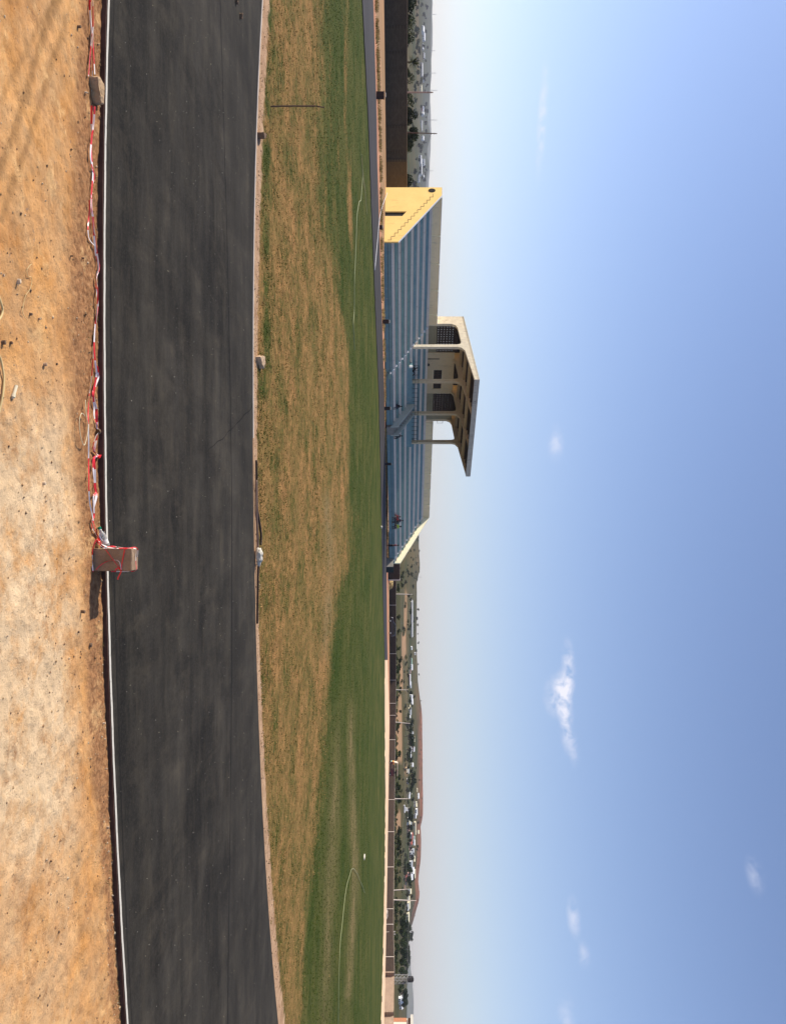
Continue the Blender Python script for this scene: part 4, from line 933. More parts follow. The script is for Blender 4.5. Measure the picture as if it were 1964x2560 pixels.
# ---------------------------------------------------------------- ribbons, stones and small foreground things
def PP(x, y, Y): return Vector(((y - 1280) / F * Y, Y, CH + (x - HX) / F * Y))
def onsoil(x, y, dz=.012):
    z = SOIL + .012
    for _ in range(4):
        p = Gf(x, y, z + dz)
        z = soil_z(max(-5.3, min(5.3, p.x)), p.y)
    return Vector((p.x, p.y, z + dz))
def cr(P, n=8):
    P = [Vector(p) for p in P]; out = []
    for i in range(len(P) - 1):
        a, b, c, d = P[max(0, i - 1)], P[i], P[i + 1], P[min(len(P) - 1, i + 2)]
        for k in range(n):
            t = k / n; out.append(.5 * ((2 * b) + (c - a) * t + (2 * a - 5 * b + 4 * c - d) * t * t + (3 * b - a - 3 * c + d) * t ** 3))
    out.append(P[-1]); return out
M_tape = m_vcol('plastic_tape', .35, 1); MATS['plastic_tape'].node_tree.nodes['Principled BSDF'].inputs['Specular IOR Level'].default_value = .5
nt_ = MATS['plastic_tape'].node_tree
for l_ in list(nt_.links):
    if l_.to_node.type == 'BSDF_PRINCIPLED': nt_.links.remove(l_)
nt_.links.new([n_ for n_ in nt_.nodes if n_.type == 'ATTRIBUTE'][0].outputs['Color'], nt_.nodes['Principled BSDF'].inputs['Base Color'])
RED, WHT = (.72, .028, .035, 1), (.86, .78, .74, 1)
def ribbon(mb, cols, pts, w, band=.17, phase=0, tw=3.0, seed=0, lift=True, n=10, base=0):
    P = cr(pts, n); s = 0; g = random.Random(seed); ph = g.uniform(0, 6)
    for i in range(len(P) - 1):
        d = (P[i + 1] - P[i]); s0 = s; s += d.length
        red = int((s + phase) / band) % 2 == 0
        k = len(mb.v)
        for j, q_ in ((i, s0), (i + 1, s)):
            t = (P[min(j + 1, len(P) - 1)] - P[max(j - 1, 0)]).normalized()
            a = t.cross(Vector((0, 0, 1)))
            a = a.normalized() if a.length > .05 else Vector((0, 1, 0))
            b = a.cross(t); an = base + math.sin(q_ * tw + ph) * 1.1 + .5 * math.sin(q_ * 7.3 + ph)
            off_ = a * math.cos(an) * w / 2 + b * math.sin(an) * w / 2
            lf = Vector((0, 0, abs(off_.z) if lift else 0))
            mb.v += [tuple(P[j] - off_ + lf), tuple(P[j] + off_ + lf)]
        mb.f.append((k, k + 1, k + 3, k + 2)); cols += [RED if red else WHT] * 4
def tape_obj(name, specs, label, group=None):
    mb = MB(); cols = []
    for sp in specs: ribbon(mb, cols, **sp)
    o = mb.build(name, M_tape, fix=False); vattr(o.data, 'tint', cols, 'FLOAT_COLOR'); tag(o, label, 'tape', group)
    sm = o.modifiers.new('thin', 'SOLIDIFY'); sm.thickness = .0012
    return o
sA = [(221, -60), (222, 0), (224, 50), (226, 100), (225, 150), (222, 190)]
sA2 = [(233, -60), (231, 0), (228, 50), (231, 110), (233, 160), (229, 196)]
sA3 = [(228, -60), (226, 0), (230, 60), (233, 110), (236, 186)]
sB = [(225, 264), (227, 310), (229, 350), (230, 400), (232, 440), (229, 480), (228, 520), (231, 545), (234, 600), (239, 640), (247, 665), (242, 695), (243, 730), (240, 780), (238, 820), (233, 870), (231, 900), (228, 940), (223, 990)]
sB2 = [(236, 266), (232, 310), (228, 345), (226, 385), (229, 410), (236, 440), (231, 470), (230, 520), (231, 560), (236, 610), (244, 668), (240, 700), (244, 760), (239, 810), (235, 860), (237, 905), (240, 935), (233, 975)]
sC = [(240, 915), (243, 940), (236, 965), (234, 990), (237, 1020), (237, 1042), (242, 1068), (248, 1079), (242, 1088), (235, 1115), (233, 1128), (240, 1136), (246, 1140), (236, 1146), (235, 1180), (235, 1205), (236, 1222), (239, 1232), (236, 1240), (235, 1270), (233, 1290), (229, 1302), (232, 1320), (241, 1335), (250, 1350)]
sD = [(224, 985), (221, 1021), (220, 1060), (221, 1107), (222, 1150), (222, 1193), (222, 1225), (224, 1257), (230, 1285), (236, 1312), (246, 1334), (253, 1350)]
S_ = lambda L_, dz=.012: [onsoil(x, y, dz) for x, y in L_]
tape_obj('barrier_tape', [dict(pts=S_(sA), w=.018, seed=1, band=.3), dict(pts=S_(sA2), w=.016, seed=2, phase=.12, band=.2), dict(pts=S_(sA3), w=.012, seed=3, band=.26)], 'straight bundle of red and white barrier tape left of the broken slab chunk')
tape_obj('barrier_tape', [dict(pts=S_(sB), w=.018, seed=4), dict(pts=S_(sB2, .018), w=.015, seed=5, phase=.09), dict(pts=S_([(222, 500), (219, 523), (221, 545), (220, 575), (225, 600), (236, 621), (243, 655)]), w=.012, seed=6, band=.3)],
         'twisted red and white barrier tape lying between the slab chunk and the pale wire loop')
tape_obj('barrier_tape', [dict(pts=S_(sC), w=.022, seed=7, tw=6, band=.12), dict(pts=S_([(x + 2.5 * math.sin(i * 1.3), y) for i, (x, y) in enumerate(sC)], .018), w=.014, seed=17, tw=5, band=.16, phase=.08), dict(pts=S_([(248, 1079), (246, 1082), (240, 1142), (247, 1137), (243, 1146)][2:]), w=.03, seed=8)], 'knotted red and white barrier tape hugging the kerb before the standing block')
tape_obj('barrier_tape', [dict(pts=S_(sD, .02), w=.011, seed=9, band=.3)], 'thin single red and white tape strand running to the bottle and the block')
# the standing block, tape wound round it
bx0, bx1, by0, by1, bz0, bz1 = .338, .544, 7.372, 7.555, SOIL - .02, .305
rngb = random.Random(4)
bm = bmesh.new(); bmesh.ops.create_cube(bm, size=1)
for v in bm.verts: v.co = Vector((lerp(bx0, bx1, v.co.x + .5), lerp(by0, by1, v.co.y + .5), lerp(bz0, bz1, v.co.z + .5)))
bmesh.ops.bevel(bm, geom=list(bm.edges), offset=.006, segments=2, affect='EDGES')
bmesh.ops.subdivide_edges(bm, edges=[e for e in bm.edges if e.calc_length() > .05], cuts=12, use_grid_fill=True)
for v in bm.verts: v.co += Vector((noise.noise(v.co * 28), noise.noise(v.co * 28 + Vector((9, 0, 0))), noise.noise(v.co * 28 + Vector((0, 9, 0))))) * .0035
me = bpy.data.meshes.new('concrete_block'); bm.to_mesh(me); bm.free()
q = NB('block_concrete'); v_ = q.vec(); cb_ = q.mix(q.noise(v_, 9, 8, .7), (.25, .17, .11), (.36, .25, .165)); cb_ = q.mix(q.noise(v_, 60, 4, .6, .56, .66), cb_, (.28, .19, .13)); q.bump(q.noise(v_, 90, 6, .8, 0, 1), .7, .008)
me.materials.append(q.done(cb_, .95)); bo = bpy.data.objects.new('concrete_block', me); C.objects.link(bo)
tag(bo, 'rough brown concrete block standing on end against the kerb with tape wound round it', 'concrete block')
fy = by0 - .008
wr = [dict(pts=[onsoil(243, 1340), PP(250, 1352, 7.40), PP(256, 1362, 7.38), PP(268, 1368, 7.37), PP(290, 1371, 7.36), PP(312, 1370, 7.38), PP(326, 1371, 7.43), Vector((.345, 7.46, .316)), Vector((.40, 7.47, .313)), Vector((.47, 7.475, .312)), Vector((.546, 7.47, .312)), Vector((.553, 7.47, .22)), Vector((.552, 7.42, .1))], w=.010, seed=21, band=.14, lift=False),
      dict(pts=[onsoil(244, 1346), PP(252, 1358, 7.37), PP(266, 1366, 7.37), PP(284, 1370, 7.40), PP(306, 1371, 7.42), PP(322, 1371, 7.45), Vector((.336, 7.5, .314)), Vector((.42, 7.51, .312))], w=.015, seed=22, band=.1, lift=False, phase=.05),
      dict(pts=[onsoil(241, 1350), PP(250, 1362, 7.38), PP(262, 1370, 7.36), PP(280, 1366, 7.40), PP(300, 1369, 7.41), PP(318, 1372, 7.365)], w=.014, seed=23, band=.08, lift=False),
      dict(pts=[PP(242, 1350, 7.35), PP(256, 1363, fy), PP(275, 1388, fy), PP(290, 1408, fy), PP(303, 1424, fy)], w=.006, seed=24, band=.4, lift=False),
      dict(pts=[PP(240, 1425, fy), PP(252, 1413, fy), PP(268, 1404, fy), PP(287, 1400, fy - .004), PP(299, 1405, fy - .004), PP(304, 1424, fy)], w=.008, seed=25, band=.2, lift=False),
      dict(pts=[PP(312, 1373, fy), PP(309, 1390, fy), PP(306, 1404, fy), PP(303, 1425, fy)], w=.010, seed=26, band=.3, lift=False),
      dict(pts=[PP(241, 1348, 7.35), PP(236, 1360, 7.34), PP(232, 1376, 7.34), PP(231, 1400, 7.345), PP(233, 1427, 7.345), PP(236, 1429, 7.42)], w=.011, seed=27, band=.15, lift=False),
      dict(pts=[PP(288, 1426, 7.36), PP(296, 1420, fy), PP(303, 1427, 7.36), PP(301, 1434, 7.365), PP(296, 1444, 7.37), PP(295, 1449, 7.37)], w=.012, seed=28, band=.5, lift=False)]
tape_obj('barrier_tape', wr, 'red and white tape wound and knotted round the standing concrete block')
# bottle
M_pet = mat('clear_plastic', (.80, .84, .82), rough=.12, var=.05, spec=.5, trans=.75)
BT = empty('bottle', (0, 0, 0)); tag(BT, 'clear plastic drinks bottle with green cap lying against the kerb beside the concrete block', 'bottle')
mb = MB(); mb.lathe([(.012, .0), (.013, .018), (.018, .032), (.029, .055), (.031, .07), (.029, .078), (.031, .086), (.029, .10), (.031, .11), (.031, .17), (.026, .178)], (0, 0, .018), 'z', 18); mb.build('bottle_body', M_pet, BT, smooth=True)
mb = MB(); mb.lathe([(.0155, -.001), (.016, .003), (.016, .019), (.014, .0205)], (0, 0, 0), 'z', 18); mb.build('cap', mat('green_cap', (.01, .22, .12), rough=.4), BT)
mb = MB(); mb.lathe([(.0318, .11), (.0318, .15)], (0, 0, .018), 'z', 18); mb.build('bottle_label', mat('pale_label', (.75, .72, .70)), BT)
a, b = Vector((.140, 7.435, -.017)), Vector((.318, 7.47, .040)); d = (b - a).normalized()
BT.location = a; BT.rotation_euler = d.to_track_quat('Z', 'Y').to_euler()
# broken slab chunk lying by the tape
def chunk(name, outline, z0, z1, M, label, cat, seed=1, rough_=.01, top_shift=(0, 0), sub=5):
    bm = bmesh.new(); n = len(outline)
    lo_ = [bm.verts.new((p[0], p[1], z0)) for p in outline]
    cx = sum(p[0] for p in outline) / n; cy = sum(p[1] for p in outline) / n
    hi_ = [bm.verts.new((lerp(cx, p[0], .93) + top_shift[0], lerp(cy, p[1], .9) + top_shift[1], z1 + (noise.noise(Vector((p[0] * 9, p[1] * 9, seed))) * .15 * (z1 - z0)))) for p in outline]
    bm.faces.new(lo_[::-1]); bm.faces.new(hi_)
    for i in range(n): bm.faces.new((lo_[i], lo_[(i + 1) % n], hi_[(i + 1) % n], hi_[i]))
    bmesh.ops.bevel(bm, geom=list(bm.edges), offset=(z1 - z0) * .08, segments=1, affect='EDGES')
    bmesh.ops.triangulate(bm, faces=bm.faces)
    L0 = max((e.calc_length() for e in bm.edges))
    for _ in range(4): bmesh.ops.subdivide_edges(bm, edges=[e for e in bm.edges if e.calc_length() > L0 / sub], cuts=1); bmesh.ops.triangulate(bm, faces=bm.faces)
    for v in bm.verts:
        f = 1.3 / max(.05, (z1 - z0)); v.co += Vector([noise.noise(v.co * f * 2 + Vector((k * 7, seed, 0))) for k in range(3)]) * rough_
    me = bpy.data.meshes.new(name); bm.to_mesh(me); bm.free(); me.materials.append(M)
    o = bpy.data.objects.new(name, me); C.objects.link(o); tag(o, label, cat); return o
M_slab = m_stain('broken_slab', (.44, .30, .18), (.34, .23, .13), (.10, .07, .05), 9)
ys0 = [(221, 192, -.05), (224, 196, -.05)]
def q3(x, y, z): p = Gf(x, y, z); return (p.x, p.y)
chunk('slab_chunk', [q3(221, 190, -.05), q3(228, 228, -.05), (-3.80, 7.33), q3(233, 258, -.05), q3(250, 264, -.02), q3(251, 238, -.02), q3(246, 208, -.03), q3(237, 190, -.04)], SOIL - .02, .028, M_slab, 'brown broken slab chunk lying on the tape beside the kerb', 'rubble', 3, .012)
M_stone = m_stain('tan_stone', (.50, .36, .24), (.40, .28, .18), (.25, .17, .11), 14)
M_dst = m_stain('dark_stone', (.20, .13, .085), (.15, .10, .065), (.07, .05, .035), 14)
M_pst = m_stain('pale_stone', (.66, .52, .36), (.56, .42, .29), (.4, .3, .2), 14)
def stone(x, y, wpx, hpx, M, label, soil=True, seed=1):
    p = onsoil(x - hpx * .4, y, 0) if soil else Gf(x, y, -.01); r = wpx / 2 / F * p.y; h = max(.008, hpx * .8 / F * p.y)
    g = random.Random(seed); n = 7; ol = [(p.x + math.cos(6.283 * i / n) * r * g.uniform(.7, 1.1), p.y + math.sin(6.283 * i / n) * r * .8 * g.uniform(.7, 1.1)) for i in range(n)]
    return chunk('stone', ol, p.z - .01, p.z + h, M, label, 'stone', seed, r * .18, (g.uniform(-.1, .1) * r, g.uniform(-.1, .1) * r), 3)
ST = [(47, 703, 15, 12, M_pst, 'pale stone with a dark shadow in the lower left of the soil, largest there'), (10, 688, 10, 8, M_stone, 'stone near the bottom soil edge left of the coiled hose'), (8, 857, 14, 10, M_dst, 'dark pair of clods near the bottom soil edge, lower one'), (29, 857, 9, 8, M_dst, 'dark clod just above the other dark clod at the bottom edge'),
      (78, 785, 9, 7, M_dst, 'small brown clod above the loose wire end'), (100, 797, 7, 5, M_stone, 'tiny clod right of the loose wire end'), (115, 912, 11, 9, M_stone, 'tan pebble left of the plastic tube'), (143, 910, 7, 6, M_dst, 'dark pebble above the tan pebble'), (112, 1208, 11, 9, M_pst, 'white pebble in a dark hollow in mid soil'),
      (208, 1529, 11, 13, M_dst, 'dark lump by the tip of the block shadow'), (231, 1613, 14, 8, M_dst, 'dark clod under the kerb right of the block'), (262, 1808, 6, 7, M_pst, 'pale pebble perched at the kerb, first right of the block'), (263, 1922, 5, 6, M_stone, 'tan pebble perched at the kerb, second right of the block'), (270, 2069, 8, 9, M_stone, 'tan stone perched at the kerb, third right of the block'), (280, 2287, 8, 7, M_stone, 'brown stone perched at the kerb, farthest right'),
      (199, 66, 10, 9, M_dst, 'dark clod near the tape at the far left'), (216, 231, 7, 7, M_pst, 'pale chip lying against the slab chunk'), (180, 640, 5, 8, M_dst, 'dark pebble with pale top in the middle left soil'), (208, 645, 5, 7, M_dst, 'dark pebble close to the tape in the middle left'), (20, 1590, 6, 5, M_pst, 'pale pebble in the bottom right soil'), (197, 1580, 6, 5, M_dst, 'small dark pebble right of the dark lump'), (85, 450, 5, 5, M_dst, 'small dark pebble in the left soil')]
for i, (x, y, w, h, M, lab) in enumerate(ST): stone(x, y, w, h, M, lab, True, i + 2)
# round brown lid on its edge by the tape, plastic tube, wire, hose, wire loop
p = onsoil(241, 1079, .0); mb = MB(); mb.lathe([(.020, -.011), (.024, -.009), (.024, .009), (.020, .011)], (0, 0, 0), 'y', 18); o = mb.build('round_lid', mat('brown_lid', (.16, .10, .06), rough=.5)); o.location = p + Vector((0, 0, .022)); o.rotation_euler = (R(20), 0, R(15)); tag(o, 'small round brown lid standing on edge under the tape', 'lid')
a_, b_ = onsoil(43, 964, .01), onsoil(33, 993, .01); mb = MB(); mb.tube([a_, a_.lerp(b_, .75)], .0125, 12); mb.tube([a_.lerp(b_, .75), b_], .0155, 12)
mb.tube([b_ + (b_ - a_).normalized() * .002, b_ + (b_ - a_).normalized() * .012], .008, 8); o = mb.build('plastic_tube', mat('ivory_plastic', (.74, .66, .47), rough=.45, var=.1)); tag(o, 'short ivory plastic pipe offcut lying on the soil', 'pipe')
def cable(name, pts, r, M, label, cat, n=8): 
    mb = MB(); mb.tube(cr(pts, n), r, 6); o = mb.build(name, M, smooth=True); tag(o, label, cat); return o
M_yh = mat('yellow_hose', (.66, .50, .24), rough=.45, var=.15); M_ph = mat('pale_hose', (.33, .34, .18), rough=.5, var=.15)
cable('hose', [onsoil(-14, 700), onsoil(-4, 735), onsoil(3, 757), onsoil(7, 775), onsoil(4, 790), onsoil(-6, 810), onsoil(-12, 850), onsoil(-4, 885), onsoil(4, 905), onsoil(9, 945), onsoil(8, 985), onsoil(3, 1025), onsoil(-6, 1060)], .008, M_yh, 'pale yellow hose curving in and out along the bottom edge of the soil', 'hose')
cable('wire', [onsoil(80, 660), onsoil(75, 664), onsoil(68, 675), onsoil(71, 690), onsoil(79, 693), onsoil(80, 705), onsoil(76, 722), onsoil(65, 738), onsoil(60, 757), onsoil(57, 778), onsoil(61, 790), onsoil(68, 800)], .0022, M_yh, 'thin loose straw coloured wire curling across the left soil', 'wire')
cable('wire_loop', [onsoil(214, 1000, .02), onsoil(216, 1036, .03), onsoil(219, 1060, .03), onsoil(218, 1090, .03), onsoil(211, 1113, .03), onsoil(203, 1095, .03), onsoil(199, 1065, .03), onsoil(200, 1045, .04), onsoil(206, 1033, .04), onsoil(213, 1040, .03)], .0032, mat('cream_cord', (.78, .66, .42), rough=.5), 'cream cord loop lying beside the tape strands', 'cord')
# at the far edge of the near track
o = chunk('concrete_chunk', [q3(641, 892, -.01), q3(647, 889, -.01), q3(655, 890, -.01), q3(657, 912, -.01), q3(652, 923, -.01), q3(645, 905, -.01)], -.05, .055, M_stone, 'pale wedge shaped concrete chunk with black shadow beyond the track edge', 'rubble', 5, .02)
o = chunk('stone', [q3(643, 318, -.01), q3(650, 320, -.01), q3(652, 333, -.01), q3(645, 336, -.01)], -.04, .10, M_dst, 'dark stone beyond the track edge left of the wooden stick', 'stone', 6, .015)
o.location = (.05, .1, 0)
for (x, y, w, h, lab) in ((600, 40, 16, 8, 'dark rag of rubble on the track at the far left, right one'), (589, 3, 20, 10, 'dark crumpled bag on the track at the left frame edge')):
    p = Gf(x, y, 0); r = w / 2 / F * p.y; g = random.Random(x); n = 7
    chunk('rubbish', [(p.x + math.cos(6.283 * i / n) * r * g.uniform(.6, 1.1), p.y + math.sin(6.283 * i / n) * r * .9 * g.uniform(.7, 1.1)) for i in range(n)], -.005, .045, M_dst, lab, 'rubbish', x, r * .2, (0, 0), 3)
M_sack = m_stain('white_sack', (.58, .54, .46), (.44, .41, .35), (.28, .26, .21), 5)
def sack(pts, label):
    bm = bmesh.new(); bmesh.ops.create_icosphere(bm, subdivisions=4, radius=1)
    (cx, cy, cz), (sx, sy, sz) = pts
    for v in bm.verts:
        n_ = v.co.copy(); k = 1 + .28 * noise.noise(n_ * 2.2) + .14 * noise.noise(n_ * 5.5) - .15 * abs(noise.noise(n_ * Vector((9, 3, 3)).x * .5)); v.co = Vector((cx + n_.x * sx * k * (1.0 + .25 * n_.x), cy + n_.y * sy * k, cz + max(-.55, n_.z) * sz * k))
    me = bpy.data.meshes.new('sack'); bm.to_mesh(me); bm.free(); me.materials.append(M_sack); me.polygons.foreach_set('use_smooth', [True] * len(me.polygons))
    o = bpy.data.objects.new('sack', me); C.objects.link(o); tag(o, label, 'sack')
p = Gf(640, 1387, 0); sack(((p.x, p.y + .05, .045), (.17, .09, .075)), 'crumpled white sack lying over the black cable at the track edge')
M_cab = mat('black_cable', (.05, .035, .03), rough=.5, var=.4)
ct = lambda x, y: Gf(x, y, -.01) + Vector((0, .05, .02))
for k, (pts, lab) in enumerate((([(636, 1150), (637, 1230), (638, 1270), (641, 1290), (645, 1315), (648, 1340), (647, 1362)], 'thick black cable bowed away from the track edge left of the sack'),
    ([(636, 1200), (636.5, 1270), (638, 1310), (639, 1340), (640, 1375)], 'straight brown cable along the track edge left of the sack'), ([(641, 1405), (641, 1420), (640, 1440), (639.5, 1470), (639, 1510), (638.5, 1560)], 'black cable along the track edge right of the sack'))):
    cable('cable', [ct(x + 1, y) for x, y in pts], .022, M_cab if k != 1 else mat('brown_cable', (.22, .15, .12), rough=.5), lab, 'cable')
# wooden stick standing in the grass, hoses on the grass
pb = Gf(677, 267, -.03); Yk = pb.y; mb = MB(); mb.tube(cr([PP(672, 266.3, Yk), PP(700, 265.5, Yk), PP(735, 265, Yk), PP(760, 265.2, Yk), PP(788, 265.2, Yk), PP(800, 267, Yk), PP(811, 268.5, Yk)], 4), [.016] * 20 + [.012] * 5, 6)
o = mb.build('wooden_stick', M_wood); tag(o, 'thin crooked brown stick standing upright in the dry grass', 'stick')
def onG(x, y, dz=.02): p = G(x, y); p.z += dz; return p
cable('hose', [onG(*p_, .02) for p_ in ((902.6, 386), (904, 410), (905.5, 440), (903, 475), (901, 500), (897, 504), (893, 525), (891, 545), (889, 600), (887, 650), (885, 700), (884.5, 760), (884, 783), (882, 810), (883.5, 840), (885, 875))], .022, M_ph, 'long pale hose snaking over the left side of the far grass', 'hose', 4)
cable('hose', [onG(*p_, .03) for p_ in ((903, 395), (905.5, 430), (909, 460), (912, 480), (914, 510), (916, 535))], .022, M_yh, 'thinner yellowish hose branching right near the far track', 'hose', 4)
cable('hose', [onG(*p_, .03) for p_ in ((925, 500), (926, 530), (925.5, 560), (925, 600))], .02, M_ph, 'short pale hose close to the near edge of the far track', 'hose', 4)
cable('hose', [onG(*p_, .03) for p_ in ((843, 2640), (844, 2560), (845, 2450), (848.5, 2360), (853, 2315), (857, 2275), (861, 2240), (866, 2210), (872, 2190), (877, 2174), (883, 2172), (889, 2180), (894, 2190), (898, 2200), (905, 2216), (910.5, 2232))], .013, M_ph, 'long pale hose curling over the right hand green grass', 'hose', 5)
cable('pipe', [G(966, 480) + Vector((0, 0, .15)), G(949, 530) + Vector((0, 0, .1)), G(941, 600) + Vector((0, 0, .1)), G(934, 675) + Vector((0, 0, .1))], .03, mat('white_pipe', (.75, .74, .76)), 'thin white pipe laid across the far track below the yellow wall', 'pipe', 4)
p = G(907, 2142); sack_p = ((p.x, p.y, p.z + .1), (.15, .42, .07)); sack(sack_p, 'small white plastic bag lying on the right hand green grass')
p = G(951, 1317); sack(((p.x, p.y, p.z + .12), (.18, .5, .14)), 'white bag lying on grass before the far track below the standing person')
# dark posts with pale tops by the far track
for (y, x0, x1, wpx, lab) in ((238, 941, 962, 15, 'dark squat pillar with a pale bracket beside the far track in front of the brick wall'), (568, 949, 956, 8, 'tiny dark stump at the far track below the yellow wall'), (804, 956, 973, 9, 'dark pillar in front of the terrace right of the yellow wall'), (1021, 960, 976, 8, 'dark pillar in front of the tunnel stair'), (1160, 962, 979, 6, 'dark thin pillar in front of the terrace right of the tunnel stair')):
    p = G(x0, y); h = (x1 - x0) / F * p.y; w = wpx / F * p.y
    rt = empty('pillar', p); tag(rt, lab, 'pillar')
    mb = MB(); mb.box((-w / 2, -.2, -.2), (w / 2, .25, h * .86)); mb.build('post', mat('dark_post', (.045, .036, .036), var=.4), rt, bevel=.03)
    mb = MB(); mb.box((-w / 2 - .03, -.23, h * .86), (w / 2 + .03, .28, h * .93)); mb.build('cap', M_dst, rt)
    mb = MB(); mb.tube([(-w * .4, 0, h * .93), (-w * .4, 0, h * 1.08), (w * .3, 0, h * 1.1), (w * .3, 0, h * .93)], .035, 5); mb.build('bracket', M_post, rt)

# crack running in from the far edge of the near track, straw bits on the asphalt
ck = []; g = random.Random(8)
for i in range(40):
    t = i / 39; ck.append(Gf(lerp(632, 515, t) + 3 * noise.noise(Vector((t * 9, 0, 0))), lerp(1008, 1130, t ** .8) + 6 * noise.noise(Vector((t * 7, 5, 0))), .004))
mb = MB()
for i, p in enumerate(ck): w = .010 * (1 - .7 * i / 39) * (.7 + .6 * g.random()); mb.v += [(p.x - w, p.y, .004), (p.x + w, p.y, .004)]
mb.f = [(2 * i, 2 * i + 1, 2 * i + 3, 2 * i + 2) for i in range(39)]
o = mb.build('track_crack', mat('crack_dark', (.008, .008, .008)), fix=False); tag(o, kind='structure')
pts, hg, cl = [], [], []
for i in range(420):
    X = rng.uniform(-9, 9); ye = float(np.interp(X, b1x, b1y)); pts.append((X, ye + .15 + 7 * rng.random(), .003)); hg.append(rng.uniform(.004, .012)); cl.append((.42, .35, .24))
STRAW = (pts, hg, cl)
# ---------------------------------------------------------------- people
SK = mat('brown_skin', (.12, .065, .04), rough=.6, var=.1)
def skin(name, nodes, edges, M, parent, sub=1, root=0):
    me = bpy.data.meshes.new(name); me.from_pydata([n[0] for n in nodes], edges, []); o = bpy.data.objects.new(name, me); C.objects.link(o); o.parent = parent
    md = o.modifiers.new('skin', 'SKIN'); md.use_smooth_shade = True
    for i, n in enumerate(nodes): me.skin_vertices[0].data[i].radius = (n[1], n[1] * (n[2] if len(n) > 2 else 1)); me.skin_vertices[0].data[i].use_root = (i == root)
    s = o.modifiers.new('sub', 'SUBSURF'); s.levels = sub; s.render_levels = sub
    me.materials.append(M); return o
POSE = {
 'stand': dict(pel=(0, 0, .95), ch=(0, .02, 1.27), nk=(0, .01, 1.50), hd=(0, -.02, 1.64), sh=(.18, .01, 1.42), el=(.25, .02, 1.15), ha=(.22, -.12, .95), hip=(.09, 0, .90), kn=(.10, -.02, .5), an=(.11, .02, .09), toe=(.12, -.14, .04)),
 'sit': dict(pel=(0, 0, .12), ch=(0, -.06, .42), nk=(0, -.08, .63), hd=(0, -.12, .77), sh=(.18, -.07, .56), el=(.24, -.18, .34), ha=(.14, -.38, .32), hip=(.10, -.02, .12), kn=(.16, -.44, .20), an=(.14, -.46, -.24), toe=(.14, -.60, -.28)),
 'bend': dict(pel=(0, .1, .92), ch=(0, -.18, 1.14), nk=(0, -.42, 1.24), hd=(0, -.54, 1.25), sh=(.17, -.34, 1.22), el=(.2, -.40, .95), ha=(.15, -.5, .72), hip=(.09, .1, .88), kn=(.11, .0, .48), an=(.12, .08, .09), toe=(.12, -.08, .04)),
 'recline': dict(pel=(0, 0, .14), ch=(0, .22, .34), nk=(0, .36, .50), hd=(0, .40, .64), sh=(.18, .32, .44), el=(.26, .42, .22), ha=(.26, .34, .04), hip=(.10, -.02, .13), kn=(.14, -.42, .36), an=(.14, -.66, .06), toe=(.14, -.80, .04))}
